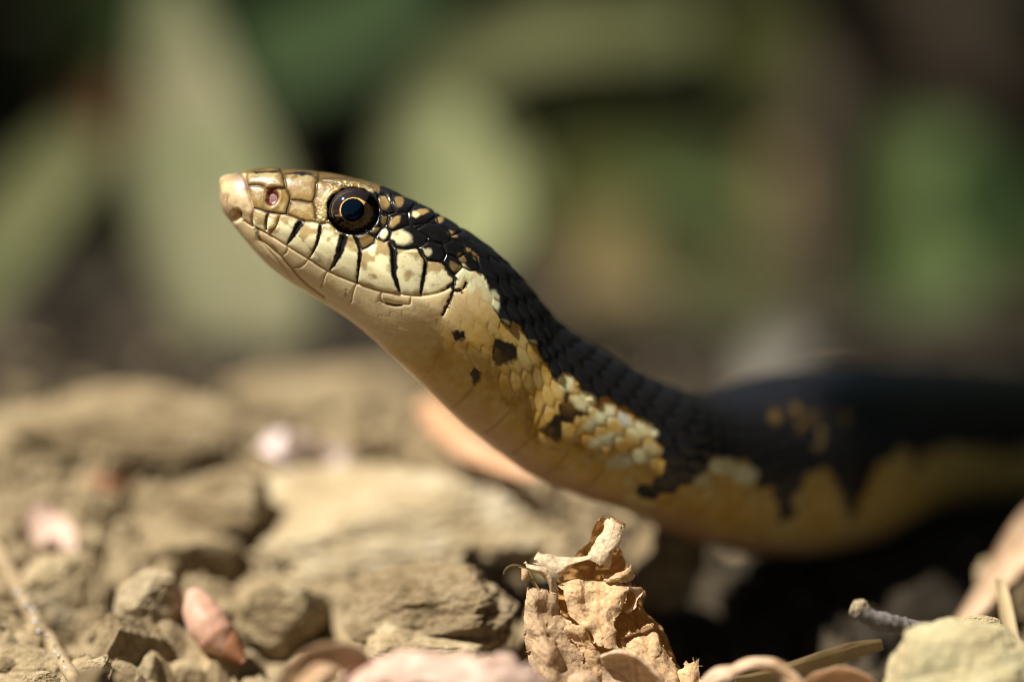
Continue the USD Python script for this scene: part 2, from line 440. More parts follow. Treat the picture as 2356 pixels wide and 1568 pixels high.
col = over(col, np.array([0.20, 0.13, 0.07]), smoothstep(-1.5, 1.5, rost) * smoothstep(22, 4, P[:, 1] - top_y) * smoothstep(520, 560, P[:, 0]) * 0.8)
col = over(col, np.array([0.30, 0.20, 0.16]), smoothstep(-1.5, 1.5, rost) * smoothstep(1.2, 0.5, blob(Pw, Z1([(455, 330)])[0], (16, 26), -28)) * 0.75)
col = over(col, np.array([0.40, 0.25, 0.11]), smoothstep(1.2, 0.3, blob(Pw, Z1([(285, 640)])[0], (9, 30), 25)) * 0.55)
# crown: dark brown with black blotches
crown = np.vstack([Z1([(420, 250), (560, 262), (700, 262), (850, 248), (960, 268), (1120, 275), (1235, 300), (1370, 297), (1600, 318), (1750, 375), (1860, 440), (2000, 470), (2350, 560)]), [(1000, 300), (540, 300)]])
cr = smoothstep(-2, 3, poly_sd(P + wob * 14, crown))
col = over(col, brown * 1.2, cr)
col = over(col, tan * 0.8, cr * smoothstep(0.52, 0.7, mott) * 0.8)
for c, r, ro in (((640, 246), (24, 4.5), 0), ((1080, 262), (26, 4.5), 3), ((1000, 250), (40, 3), 0), ((780, 240), (14, 3.5), 0), ((1225, 300), (10, 4), 0)):
    col = over(col, black, smoothstep(1.3, 0.6, blob(Pw, Z1([c])[0], r, ro)) * 0.9)

# scale edges of the head, each a curve with the width of its dark line (px) at start and end, and how dark it is
SUT = [
    (rost_edge, 1.6, 1.4, 0.55, (0.20, 0.09, 0.07)),
    (Z1([(510, 375), (545, 368), (610, 370), (665, 385), (700, 412), (820, 405), (890, 402)]), 1.4, 1.4, 0.6, (0.10, 0.05, 0.04)),
    (Z1([(845, 215), (868, 250), (880, 300), (890, 360), (900, 410), (925, 450), (941, 500), (935, 560), (915, 620), (905, 672)]), 2.2, 3.2, 1.0, None),
    (Z1([(941, 522), (1000, 525), (1080, 535), (1150, 548), (1182, 546)]), 2.0, 2.2, 1.0, None),
    (Z1([(1240, 255), (1245, 305), (1217, 350), (1212, 420), (1205, 480), (1180, 546), (1196, 590), (1208, 640), (1210, 700), (1216, 752)]), 2.2, 1.8, 0.95, None),
    (Z1([(1245, 305), (1370, 335), (1450, 360), (1512, 402)]), 2.0, 3.0, 0.95, None),
    (Z1([(1245, 300), (1400, 292), (1600, 312), (1750, 372), (1862, 440)]), 2.0, 3.2, 0.9, None),
    (Z1([(560, 612), (640, 630), (710, 655), (780, 662), (840, 672), (905, 672), (970, 692), (1070, 742)]), 1.4, 3.2, 0.85, None),
    (Z1([(1070, 742), (1120, 747), (1220, 755), (1265, 775), (1340, 770), (1420, 830)]), 1.5, 1.5, 0.7, (0.07, 0.04, 0.02)),
    (Z1([(715, 660), (697, 720), (690, 780), (693, 832)]), 3.6, 1.2, 0.9, (0.05, 0.025, 0.02)),
    (Z1([(835, 675), (815, 745), (790, 800), (745, 840), (725, 880)]), 1.5, 3.5, 0.5, (0.33, 0.19, 0.08)),
    (Z1([(1060, 750), (1020, 800), (985, 870), (948, 930), (905, 985)]), 8.5, 0.9, 1.0, None),
    (Z1([(1262, 780), (1252, 850), (1232, 940), (1208, 1010), (1172, 1080), (1130, 1130)]), 4.2, 1.0, 1.0, None),
    (Z1([(1515, 890), (1492, 950), (1465, 1050), (1432, 1130), (1392, 1200), (1342, 1255)]), 10.5, 1.0, 1.0, None),
    (Z1([(1615, 885), (1645, 960), (1672, 1040), (1668, 1130), (1655, 1250), (1640, 1385)]), 5.0, 2.6, 1.0, None),
    (Z1([(2000, 975), (2022, 1060), (2022, 1150), (2028, 1280), (2058, 1390), (2095, 1482)]), 9.0, 2.2, 1.0, None),
    (Z2([(1235, 895), (1285, 970), (1315, 1030), (1305, 1130), (1285, 1230), (1265, 1370)]), 6.0, 3.0, 1.0, None),
    (Z2([(1490, 1040), (1545, 1110), (1590, 1180), (1615, 1240), (1560, 1290), (1505, 1330)]), 5.0, 3.0, 0.93, None),
    (Z2([(1610, 1220), (1605, 1330), (1570, 1430), (1510, 1560), (1495, 1590)]), 5.5, 4.0, 0.93, None),
    (Z2([(1605, 1345), (1680, 1338), (1735, 1260)]), 4.5, 3.5, 0.93, None),
    (Z2([(900, 1465), (940, 1478), (1000, 1490), (1060, 1485)]), 1.2, 2.0, 1.0, None),
    (Z2([(845, 1400), (850, 1440), (890, 1470), (1060, 1480), (1150, 1470), (1160, 1400)]), 0.8, 0.8, 0.25, (0.35, 0.2, 0.08)),
    (Z1([(1215, 752), (1300, 770), (1330, 735)]), 1.5, 1.5, 0.6, (0.07, 0.04, 0.02)),
    (mouth, 1.2, 1.0, 0.5, (0.30, 0.18, 0.08)),
    (Z1([(620, 930), (720, 1000), (840, 1105), (960, 1240), (1080, 1370), (1290, 1530)]), 1.6, 2.4, 0.6, (0.33, 0.21, 0.05)),
    (Z1([(905, 1000), (915, 1040), (860, 1095), (840, 1105)]), 1.0, 0.9, 0.45, (0.3, 0.17, 0.07)),
    (Z1([(850, 1105), (900, 1190), (960, 1222), (1040, 1212), (1130, 1140)]), 0.9, 0.9, 0.4, (0.33, 0.19, 0.08)),
    (Z1([(1335, 1265), (1300, 1320), (1265, 1420)]), 0.9, 0.9, 0.35, (0.35, 0.2, 0.09)),
    (Z1([(755, 990), (780, 1020), (840, 1100)]), 0.9, 0.9, 0.4, (0.33, 0.19, 0.08)),
    (Z1([(1640, 1390), (1600, 1480), (1580, 1568)]), 0.8, 0.8, 0.25, (0.36, 0.22, 0.09)),
    (Z1([(1900, 1475), (1880, 1568)]), 0.8, 0.8, 0.25, (0.36, 0.22, 0.09)),
    (Z1([(620, 940), (760, 1090), (900, 1260), (1080, 1460), (1200, 1568)]), 0.7, 0.7, 0.3, (0.36, 0.22, 0.08)),
]
TEMP = [Z2(t) for t in (
    [(815, 335), (900, 338), (955, 420), (1000, 520), (930, 545), (850, 515), (815, 430)], [(845, 545), (925, 560), (912, 640), (880, 672), (838, 640)],
    [(740, 700), (830, 668), (862, 690), (795, 775), (735, 745)], [(862, 690), (900, 678), (942, 720), (932, 805), (880, 828), (795, 790)],
    [(590, 775), (700, 735), (790, 785), (770, 845), (700, 892), (650, 912), (612, 855)], [(945, 565), (1060, 535), (1130, 590), (1150, 645), (960, 718), (915, 680)],
    [(960, 718), (1150, 650), (1210, 700), (1335, 775), (1330, 825), (1235, 892), (1100, 908), (990, 880), (938, 800)],
    [(1130, 520), (1250, 410), (1400, 480), (1430, 560), (1330, 625), (1190, 655), (1130, 590)], [(960, 330), (1090, 350), (1210, 420), (1130, 520), (1010, 525), (955, 420)],
    [(1330, 625), (1450, 640), (1560, 720), (1590, 800), (1490, 850), (1400, 830), (1335, 775), (1210, 700)], [(1430, 560), (1530, 540), (1640, 620), (1700, 720), (1590, 760), (1450, 640)],
    [(1235, 892), (1330, 825), (1490, 850), (1530, 950), (1490, 1040), (1340, 1025)], [(1490, 850), (1600, 800), (1700, 850), (1740, 940), (1640, 1000), (1530, 950)],
    [(1490, 1040), (1530, 950), (1640, 1000), (1700, 1090), (1610, 1180), (1545, 1110)], [(1640, 1000), (1740, 940), (1850, 1010), (1880, 1120), (1780, 1130), (1700, 1090)])]
EYE_C = np.array([812.5, 487.0])
eye_r = blob(P, EYE_C, (57.5, 50.5), 8)
# the black of the nape and back, and what breaks it
back = np.vstack([Z1([(1500, 405), (1530, 425), (1700, 420)]), Z2([(760, 330), (820, 320)]), [(900, 300), (1500, 300), (2700, 700), (2700, 1000)],
                  Z4([(2356, 700), (2250, 730), (2100, 690), (1950, 650), (1850, 690), (1760, 770), (1690, 700), (1640, 680), (1560, 780), (1480, 900), (1430, 1020), (1400, 1070), (1370, 1000), (1340, 900), (1290, 820), (1200, 800), (1120, 870), (1080, 960), (1060, 1070),
                      (1020, 1100), (960, 1030), (930, 930), (880, 880), (870, 800), (760, 760), (690, 735), (600, 750), (570, 850), (470, 890), (370, 940), (310, 985), (210, 930), (230, 880), (300, 850), (330, 760), (310, 650)]),
                  Z3([(1800, 1230), (1700, 1150), (1560, 1070), (1450, 1020), (1300, 970), (1200, 890), (1130, 820), (1070, 785), (1010, 820), (950, 760), (920, 680), (880, 600), (870, 505), (800, 500), (760, 440), (700, 375), (620, 340), (575, 330), (578, 250), (530, 180), (480, 80), (440, 0)]),
                  Z2([(1900, 1180), (1800, 1130), (1700, 1050), (1640, 1110), (1600, 1190), (1500, 1050), (1340, 1025), (1240, 895), (1100, 905), (1000, 905), (940, 815), (880, 828), (800, 790), (700, 895), (650, 912), (590, 775), (560, 768), (480, 768)]), Z1([(1440, 845), (1330, 720), (1330, 560), (1400, 460)])])
use = np.where(is_body[:, None] > 0.5, CP * 0.75 + Pw * 0.25, Pw)
bk = smoothstep(-1.6, 1.6, poly_sd(use, back) + is_body * (cell_rand - 0.5) * 22 + (mott2 - 0.5) * 5)
col = over(col, black, bk)
# pale scales along the edge of the black
edge_sd = poly_sd(P, back)
pale = is_body * smoothstep(0, -6, edge_sd) * smoothstep(-70, -25, edge_sd) * smoothstep(0.35, 0.7, cell_rand)
col = over(col, np.array([0.60, 0.55, 0.26]), pale * smoothstep(0.08, 0.25, cell_edge) * 0.55)
for poly in (Z3([(1090, 890), (1130, 960), (1230, 1060), (1290, 1090), (1180, 1120), (1080, 1170), (1030, 1290), (950, 1250), (895, 1210), (990, 1140), (1060, 1090), (1085, 1000)]),
             Z3([(545, 500), (640, 520), (700, 555), (715, 620), (690, 660), (620, 670), (560, 700), (530, 640)]), Z3([(355, 750), (420, 740), (430, 800), (380, 825)]), Z3([(220, 455), (300, 440), (310, 470), (240, 475)])):
    col = over(col, black, smoothstep(-4, 3, poly_sd(P * 0.85 + CP * 0.15 + wob * 20, poly) + 2.5 + (mott - 0.45) * 8) * 0.97)
for c in ((1485, 1320), (1480, 1360), (1490, 1385)):
    col = over(col, brown, smoothstep(1.4, 0.5, blob(Pw, Z2([(c[0] - 1000, c[1])])[0], (2.2, 2.2))))
cream_sc = np.array([0.74, 0.71, 0.42])
for w, c, r, ro, k, cc in [
    (Z2, (885, 410), (13, 17), 0, .8, tan), (Z2, (1035, 405), (11, 14), 0, .8, tan * .8), (Z2, (1250, 530), (21, 8), -15, .95, tan * 1.15), (Z2, (1205, 548), (8, 7), 0, .9, cream), (Z2, (1462, 602), (9, 10), 20, .9, tan),
    (Z2, (995, 610), (18, 9), -48, .95, tan * 1.2), (Z2, (880, 735), (8, 15), 20, 1, cream * .95), (Z2, (1050, 785), (25, 17), 15, 1, cream * .92), (Z2, (1000, 740), (8, 7), 0, .6, tan), (Z2, (1305, 935), (15, 10), 15, .95, cream * .75), (Z2, (1590, 745), (14, 6), 35, .8, tan),
    (Z2, (1750, 925), (8, 7), 20, .8, tan * .9), (Z2, (1830, 985), (13, 6), 55, .8, tan), (Z2, (1690, 1000), (12, 7), 50, .8, tan * .8), (Z2, (1610, 1085), (13, 9), 50, .8, tan * .9), (Z2, (885, 610), (8, 15), 8, .8, olive), (Z2, (785, 700), (12, 8), -20, .8, olive),
    (Z2, (690, 820), (21, 15), -25, .85, olive * 1.2),
    (Z2, (1740, 1150), (9, 19), -15, 1, cream_sc), (Z2, (1665, 1185), (9, 17), 15, 1, cream_sc), (Z2, (1790, 1275), (9, 20), 5, 1, cream_sc), (Z2, (1885, 1235), (12, 15), -20, 1, cream_sc), (Z2, (1935, 1350), (10, 20), -10, .8, cream_sc * .9), (Z2, (2030, 1440), (10, 22), -15, .8, cream_sc * .85),
    (Z3, (1100, 845), (17, 20), -35, 1, cream_sc), (Z3, (1235, 990), (27, 20), 25, 1, cream_sc * 1.05), (Z3, (1410, 1090), (26, 20), -35, 1, cream_sc * 1.05), (Z3, (1555, 1130), (22, 14), 40, 1, np.array([.6, .58, .48])), (Z3, (1690, 1215), (34, 18), 15, 1, cream_sc * 1.05),
    (Z3, (1420, 1290), (44, 16), -15, 1, cream_sc * .95), (Z3, (1730, 1395), (34, 20), -20, 1, cream_sc * .95), (Z3, (1540, 1450), (40, 17), -15, .9, cream_sc * .8), (Z3, (1300, 1170), (20, 16), -30, .7, cream_sc * .8),
    (Z4, (680, 785), (36, 20), 0, 1, cream_sc), (Z4, (800, 830), (27, 22), 15, 1, cream_sc), (Z4, (560, 860), (24, 14), -15, .8, cream_sc * .7),
    (Z4, (1060, 490), (22, 20), 0, .35, ochre * .7), (Z4, (1180, 500), (16, 20), 0, .3, ochre * .7), (Z4, (1270, 530), (18, 20), 0, .3, ochre * .7), (Z4, (1350, 500), (14, 22), 0, .3, ochre * .7), (Z4, (1130, 580), (18, 16), 0, .5, ochre * .8), (Z4, (1205, 645), (22, 28), 0, .8, tan * 1.1), (Z4, (960, 520), (18, 22), 0, .4, ochre * .7)]:
    e = blob(Pw, w([c])[0], r, ro)
    spot = 0.5 * smoothstep(0.05, 0.35, cell_edge) * smoothstep(0.25, 0.6, cell_rand) if w is Z4 and c[1] < 700 else 1.0
    col = over(col, cc, smoothstep(1.25, 0.65, e) * k * spot)

groove = np.zeros(N); dmin = np.full(N, 99.0)
for line, w0, w1, dark, tint in SUT:
    line = soft(line)
    lo, hi = line.min(0) - 30, line.max(0) + 30
    sel = np.where(np.all((P > lo) & (P < hi), axis=1) & (SU < 17))[0]
    if not len(sel):
        continue
    d, t = curve_dist(P[sel] + wob[sel] * 3.5, line)
    w = w1 + (w0 * 1.15 - w1) * (1 - t ** 2.2)
    a = smoothstep(w + 1.3, w * 0.75 - 0.6, d + (mott2[sel] - 0.5) * np.minimum(w, 5) * (4.0 if dark == 0.93 else 1.1) + (3.0 * (mott[sel] - 0.42) * w / 4 if dark == 0.93 else 0)) * dark
    c = black if tint is None else np.array(tint)
    col[sel] += (c - col[sel]) * a[:, None]
    faint = 0.35 if dark < 0.5 else 1.0
    d0, _ = curve_dist(P[sel], line)
    groove[sel] = np.maximum(groove[sel], faint * np.exp(-(d0 / 2.6) ** 2))
    dmin[sel] = np.minimum(dmin[sel], d0 / faint)
for poly in TEMP:
    lo, hi = poly.min(0) - 20, poly.max(0) + 20
    sel = np.where(np.all((P > lo) & (P < hi), axis=1))[0]
    d, _ = curve_dist(P[sel], np.vstack([poly, poly[:1]]))
    groove[sel] = np.maximum(groove[sel], np.exp(-(d / 2.4) ** 2))
    dmin[sel] = np.minimum(dmin[sel], d)
    col[sel] = over(col[sel], black, smoothstep(3.2, 1.2, d) * 0.9)
edge_dark = np.exp(-np.maximum(dmin - 1.5, 0) / 4.5) * upper * (1 - smoothstep(-1.5, 1.5, rost))
col = over(col, brown, edge_dark * 0.75 * (1 - bk))
col = over(col, cream * 0.8, upper * (1 - cr) * (1 - bk) * smoothstep(5, 14, dmin) * smoothstep(0.42, 0.62, mott) * 0.45 * (1 - smoothstep(-1.5, 1.5, rost)))
from scipy import ndimage
shield, n_sh = ndimage.label((groove < 0.45).reshape(NU, NV) & (su[:, None] < 17))
shield = shield.ravel()
rs = np.random.default_rng(5)
sh_cnt = np.maximum(np.bincount(shield, minlength=n_sh + 1), 1)
sh_mid = np.stack([np.bincount(shield, P[:, k], minlength=n_sh + 1) / sh_cnt for k in (0, 1)], 1)
sh_ok = (sh_cnt > 150) & (sh_cnt < 16000); sh_ok[0] = False
inner = np.where(sh_ok[shield], 1 - np.exp(-np.minimum(dmin, 40) / 4.0), 0)
rel = (P - sh_mid[shield]) / 25.0
slant = rs.normal(0, 1, (n_sh + 1, 2))[shield]
sh_lift = inner * (rs.uniform(-0.05, 0.09, n_sh + 1)[shield] + 0.05 * (rel[:, 0] * (0.6 + 0.4 * slant[:, 0]) + 0.5 * rel[:, 1] * slant[:, 1]))
sh_tone = 1 + inner * (rs.uniform(-0.13, 0.10, n_sh + 1)[shield])
col = col * sh_tone[:, None]
col = col * np.where((upper * (1 - bk) * (1 - smoothstep(-1.5, 1.5, rost)))[:, None] > 0.5, np.array([1.0, 0.95, 0.80]), 1.0)
col = col * (1 - 0.20 * upper * (1 - bk) * (1 - smoothstep(-1.5, 1.5, rost)) - 0.10 * smoothstep(-1.5, 1.5, rost))[:, None]
# fine pale grains near the eye
gr = smoothstep(0.66, 0.76, noise(near.reshape(-1, 3) * 5200, 31)) * upper * (1 - cr) * (1 - bk)
col = over(col, cream, gr * smoothstep(1.75, 1.25, eye_r) * 0.8)
# rim of the eye, nostril
col = over(col, black, smoothstep(1.09, 1.03, eye_r + 0.05 * (P[:, 0] < 800)))
nos = blob(P + wob * 5, Z1([(752, 492)])[0], (16, 21), 12)
col = over(col, np.array([0.12, 0.032, 0.02]), smoothstep(1.08, 0.9, nos))
col = over(col, np.array([0.5, 0.36, 0.2]), smoothstep(1.2, 0.6, blob(Pw, Z1([(692, 478)])[0], (3.5, 9), 15)) * 0.7)
col = over(col, olive, smoothstep(1.5, 0.6, blob(Pw, Z1([(655, 540)])[0], (8, 12), -30)) * 0.6)
# dirt on the lower lip
for c, r in (((400, 690), (3, 3)), ((455, 745), (4, 2)), ((425, 685), (2.5, 2.5)), ((600, 850), (4, 9)), ((575, 815), (5, 3)), ((620, 905), (3, 7)), ((290, 525), (1.6, 6)), ((440, 885), (2, 4))):
    col = over(col, brown * 0.6, smoothstep(1.4, 0.6, blob(Pw, Z1([c])[0], r)) * 0.8)
col = over(col, col * 0.8, cell_rand * 0.5 * is_body * (1 - bk))
gular = smoothstep(9.5, 11.5, SU) * (1 - is_body) * smoothstep(2, -6, above_mouth) * (1 - bk)
col = over(col, col * np.array([0.72, 0.62, 0.45]), gular * smoothstep(0.16, 0.02, cell_edge) * 0.10)
plate = (A / 0.0046 + 0.6 * BT) % 1.0
col = over(col, col * np.array([0.62, 0.5, 0.38]), smoothstep(12, 15, SU) * smoothstep(0.66, 0.74, BT) * (smoothstep(0.93, 0.985, plate) + smoothstep(0.05, 0.0, plate)) * 0.7)
pale_side = is_body * (1 - bk) * (1 - smoothstep(0.62, 0.8, BT))
col = over(col, col * np.array([0.55, 0.45, 0.25]), pale_side * smoothstep(0.22, 0.02, cell_edge) * (0.06 + 0.50 * smoothstep(-60, -10, edge_sd) * smoothstep(16.5, 19.5, SU)))
col = over(col, np.array([0.46, 0.24, 0.03]), 0.6 * pale_side * smoothstep(0.45, 0.75, cell_rand * 0.5 + big * 0.6) * 0.55)
col = np.clip(col, 0.004, 0.9)

# --- relief (metres along the normal)
MM = 1e-3
h_head = (-0.14 * groove + 0.13 * (1 - np.exp(-np.minimum(dmin, 40) / 9.0))) * MM
h_cell = (0.27 * np.sqrt(np.clip(cell_edge / 0.5, 0, 1)) + 0.26 * (ca + 0.5) + 0.08 * cell_rand) * MM
keep_up = 1 - smoothstep(0.50, 0.68, BT)                       # small scales only above; broad plates below
frac = (A / 0.0046 + 0.6 * BT) % 1.0
h_belly = (0.16 * frac * smoothstep(1.0, 0.9, frac)) * MM
body_rel = is_body * (h_cell * keep_up * ((0.10 + 0.14 * smoothstep(14.5, 19.5, SU)) * (1 - bk) + bk) + h_cell * 0.35 * (1 - keep_up) * (1 - smoothstep(0.7, 0.8, BT)) + h_belly * (1 - keep_up) * 0.7)
disp = gular * h_cell * 0.04 + (h_head + sh_lift * MM) * (1 - is_body) + body_rel + (noise(near.reshape(-1, 3) * 4200, 35) - 0.5) * 0.006 * MM * upper * (1 - is_body)
disp -= smoothstep(1.05, 0.98, eye_r) * 2.3 * MM
disp += 0.28 * MM * np.exp(-((eye_r - 1.15) / 0.12) ** 2) * (0.6 + 0.6 * smoothstep(10, -40, P[:, 1] - EYE_C[1]))
disp -= smoothstep(1.05, 0.55, nos) * 0.55 * MM
disp += 0.08 * MM * np.exp(-((nos - 1.35) / 0.25) ** 2)
disp += (mott2 - 0.5) * 0.018 * MM
# the dimple at the front of the lips
disp -= 0.5 * MM * smoothstep(1.4, 0.2, blob(P, Z1([(385, 680)])[0], (13, 15), 30))
disp += 0.16 * MM * np.exp(-((blob(P, Z1([(430, 520)])[0], (14, 42), -25)) / 0.8) ** 2)
disp = disp.reshape(NU, NV)
fade = smoothstep(0, 0.03, np.linspace(0, 1, NV)) * smoothstep(1, 0.97, np.linspace(0, 1, NV))
disp *= (0.35 + 0.65 * fade)[None, :]
disp *= smoothstep(0, 1.2, su)[:, None]
# far side: the mirror image over the middle plane, with fewer points around
jf = np.unique(np.round(np.linspace(0, NV - 1, NF)).astype(int))[1:-1][::-1]
away = near - mid[:, None, :]
mir = near - 2 * (np.sum(away * lat[:, None, :], 2))[..., None] * lat[:, None, :]
nmir = nrm - 2 * (np.sum(nrm * lat[:, None, :], 2))[..., None] * lat[:, None, :]
body_near = near + nrm * disp[..., None]
body_far = (mir + nmir * disp[..., None])[:, jf]
ring = np.concatenate([body_near, body_far], 1)
col_g = col.reshape(NU, NV, 3)
ring_c = np.concatenate([col_g, col_g[:, jf]], 1)
nr = ring.shape[1]
V = ring.reshape(-1, 3)
F = tris(grid_faces(NU, nr, True))
tip, end = V[:nr].mean(0), V[-nr:].mean(0)
nV = len(V)
j = np.arange(nr)
F = np.vstack([F, np.stack([np.full(nr, nV), j, (j + 1) % nr], 1), np.stack([np.full(nr, nV + 1), (NU - 1) * nr + (j + 1) % nr, (NU - 1) * nr + j], 1)])
V = np.vstack([V, tip, end])
CD = np.vstack([ring_c.reshape(-1, 3), ring_c[0].mean(0), ring_c[-1].mean(0)])
tri = V[F[len(F) // 3]]
snake = thing('snake', 'black snake with yellow flecked flanks and cream lips raising its head above the soil', 'snake')
probe = trimesh.Trimesh(V, F, process=False)
if probe.volume < 0:
    F = F[:, ::-1]
obj('body', (V, F), skin_m, snake, cd=CD)

# --- eyes
i_e = np.argmin(np.hypot(P[:, 0] - EYE_C[0], P[:, 1] - EYE_C[1]))
ie, je = divmod(i_e, NV)
rim = (eye_r > 1.05) & (eye_r < 1.35)
PXM = px_size(0.0)


def eye_frame(side):
    pts = near.reshape(-1, 3)[rim]
    if side < 0:
        pts = mir.reshape(-1, 3)[rim]
    ring_px = EYE_C + np.stack([67 * np.cos(np.linspace(0, 6.2, 40)), 59 * np.sin(np.linspace(0, 6.2, 40))], 1)
    _, hit = cKDTree(P).query(ring_px)
    pts = (near if side > 0 else mir).reshape(-1, 3)[hit]
    c = pts.mean(0)
    fit = np.linalg.svd(pts - c, full_matrices=False)[2][2]
    fit *= np.sign(-fit[1] * side)
    n = fit * 0.6 + np.array([-0.05, -1.0 * side, 0.0]) * 0.4; n /= np.linalg.norm(n)
    u = np.array([1.0, 0, 0]); u -= n * (u @ n); u /= np.linalg.norm(u)
    w = np.cross(n, u) * (1 if np.cross(n, u)[2] > 0 else -1)
    return c, n, u, w


def disc(c, n, u, w, r0, r1, height, rings, seg, oval=1.0):
    """Rings of points from radius r0 to r1, lifted along n by height(r)."""
    rr = np.linspace(r0, r1, rings)
    aa = np.linspace(0, 2 * np.pi, seg, endpoint=False)
    R, Aa = np.meshgrid(rr, aa, indexing='ij')
    pts = c + (R * np.cos(Aa))[..., None] * u + (oval * R * np.sin(Aa))[..., None] * w + height(R)[..., None] * n
    f = tris(grid_faces(rings, seg, True))
    return pts.reshape(-1, 3), f, R.ravel(), Aa.ravel()


for side in (1, -1):
    c, n, u, w = eye_frame(side)
    c = c + n * 0.12 * MM
    a, hgt = 59.5 * PXM, 17 * PXM
    R = (a * a + hgt * hgt) / (2 * hgt)
    dome_h = lambda r: np.sqrt(np.maximum(R * R - r * r, 0)) - (R - hgt)
    v, f, rr, aa = disc(c, n, u, w, 1e-6, a * 1.02, lambda r: dome_h(r) * 0.25 - 1.2 * MM, 12, 64, 0.9)
    e = obj('eye', (v, f), dark_eye_m, snake)
    off = c + (-2 * u - 3.5 * w) * 0 * PXM
    pc = c + u * (-1.0 * PXM) + w * (2.5 * PXM)
    v, f, rr, aa = disc(pc, n, u, w, 24 * PXM, 57 * PXM, lambda r: (5 - 9 * (r / (57 * PXM)) ** 2) * PXM, 60, 200, 0.93)
    q = np.stack([rr / PXM * np.cos(aa), rr / PXM * np.sin(aa)], 1)
    rp = rr / PXM
    gold = np.array([0.66, 0.36, 0.11]); dk = np.array([0.015, 0.010, 0.010])
    nz = fbm(v * 3500, 3, 41)
    cdi = np.tile(dk, (len(v), 1))
    ring_w = 32.2 + 1.8 * np.cos(aa) + 9.0 * smoothstep(0.2, 1.0, np.cos(aa + 0.5))
    cdi = over(cdi, gold * 1.3, smoothstep(ring_w + 1.5, ring_w - 1.0, rp))
    low = smoothstep(0.0, 0.9, np.cos(aa + 0.95))
    cdi = over(cdi, gold * 1.1, low * smoothstep(52, 40, rp) * smoothstep(0.28, 0.55, nz))
    cdi = over(cdi, gold * 0.95, smoothstep(-0.2, 0.8, np.cos(aa + 1.5)) * smoothstep(0.42, 0.62, nz) * smoothstep(52, 44, rp))
    cdi = over(cdi, gold * 1.2, smoothstep(3.5, 1.0, np.abs(rp - 43)) * smoothstep(0.55, 0.95, np.cos(aa + 0.75)))
    cdi = over(cdi, gold * 0.35, smoothstep(1.6, 0.4, np.abs(rp - 49)) * smoothstep(0.2, 0.9, -np.cos(aa + 0.3)) * 0.7)
    obj('iris', (v, f), iris_m, e, cd=cdi)
    v, f, rr, aa = disc(pc, n, u, w, 1e-6, 27.3 * PXM, lambda r: r * 0 + 4.3 * PXM, 6, 96)
    obj('pupil', (v, f), pupil_m, e)
    v, f, rr, aa = disc(c, n, u, w, 1e-6, a, dome_h, 40, 96, 0.9)
    obj('cornea', (v, f), cornea_m, e)

# ------------------------------------------------------------------ ground
body_path = bot.copy()
path_tree = cKDTree(mid[:, :2])


crumb_r = np.random.default_rng(17)
CRUMBS = []
for space, amp in ((0.0115, 0.0040), (0.0045, 0.0016)):
    nn = int(0.30 * 0.33 / space ** 2)
    c_ = np.column_stack([crumb_r.uniform(-0.14, 0.16, nn), crumb_r.uniform(-0.07, 0.26, nn)])
    CRUMBS.append((cKDTree(c_), crumb_r.uniform(-1, 1, nn), space, amp))


def profile(rows):
    """Height of the ground along y, through places given as (row of the view, depth m)."""
    p = np.array([at(1178, r, d)[1:] for r, d in rows])
    y = np.r_[-6, -0.25, p[:, 0], p[-1, 0] + 0.12, 20]
    z = np.r_[p[0, 1] - 0.03, p[0, 1] - 0.006, p[:, 1], p[-1, 1], p[-1, 1]]
    return PchipInterpolator(y, z)


LEFT = profile([(1640, -0.006), (1500, 0.013), (1345, 0.029), (1210, 0.043), (1070, 0.060), (975, 0.088), (925, 0.125)])
RIGHT_ = profile([(1860, -0.016), (1730, 0.003), (1560, 0.022), (1420, 0.040), (1285, 0.055), (1150, 0.108), (900, 0.17), (830, 0.22)])


def ground_z(x, y):
    x, y = np.asarray(x, float), np.asarray(y, float)
    p = np.stack([x, y, np.zeros_like(x)], -1)
    near_ = 0.017 * smoothstep(0.030, 0.012, y)
    r = smoothstep(0.010, 0.024, x + near_ + (fbm(p * 60, 2, 63) - 0.5) * 0.006)
    z = LEFT(y) * (1 - r) + RIGHT_(y) * r
    z = z + (fbm(p * 45, 3, 61) - 0.5) * 0.006 + (fbm(p * 130, 4, 62) - 0.5) * 0.005
    xy = np.stack([x, y], -1).reshape(-1, 2)
    wx = xy + (np.stack([fbm(np.c_[xy * 160, xy[:, :1] * 0], 2, 71), fbm(np.c_[xy * 160, xy[:, :1] * 0], 2, 72)], 1) - 0.5) * 0.006
    for tree_, hgt_, space, amp in CRUMBS:
        dd, ii = tree_.query(wx, k=2)
        e_ = (dd[:, 1] - dd[:, 0]) / space
        inside = smoothstep(0.25, 0.18, np.abs(xy[:, 1])) * smoothstep(0.16, 0.13, np.abs(xy[:, 0]))
        z = z + (inside * (hgt_[ii[:, 0]] * amp * 0.8 + amp * 1.5 * (np.sqrt(np.clip(e_ * 2.2, 0, 1)) - 0.8))).reshape(z.shape)
    # nothing of the soil stands into the snake, and the body lies on it at the right
    d, k = path_tree.query(xy, distance_upper_bound=0.03)
    ok = np.isfinite(d)
    k = np.where(ok, k, 0)
    lim = np.where(ok, bot[k, 2] - 0.0008 + np.maximum(d - 0.005, 0) * 0.8, 9.0)
    z = np.minimum(z, lim.reshape(z.shape))
    wgt = np.where(ok, np.exp(-(np.where(ok, d, 1) / 0.018) ** 4) * smoothstep(26.0, 29.0, su[k]), 0).reshape(z.shape)
    z = z * (1 - wgt) + (bot[k, 2] - 0.0008).reshape(z.shape) * wgt
    # the bank behind
    return z + smoothstep(0.62, 1.7, y) * 0.75


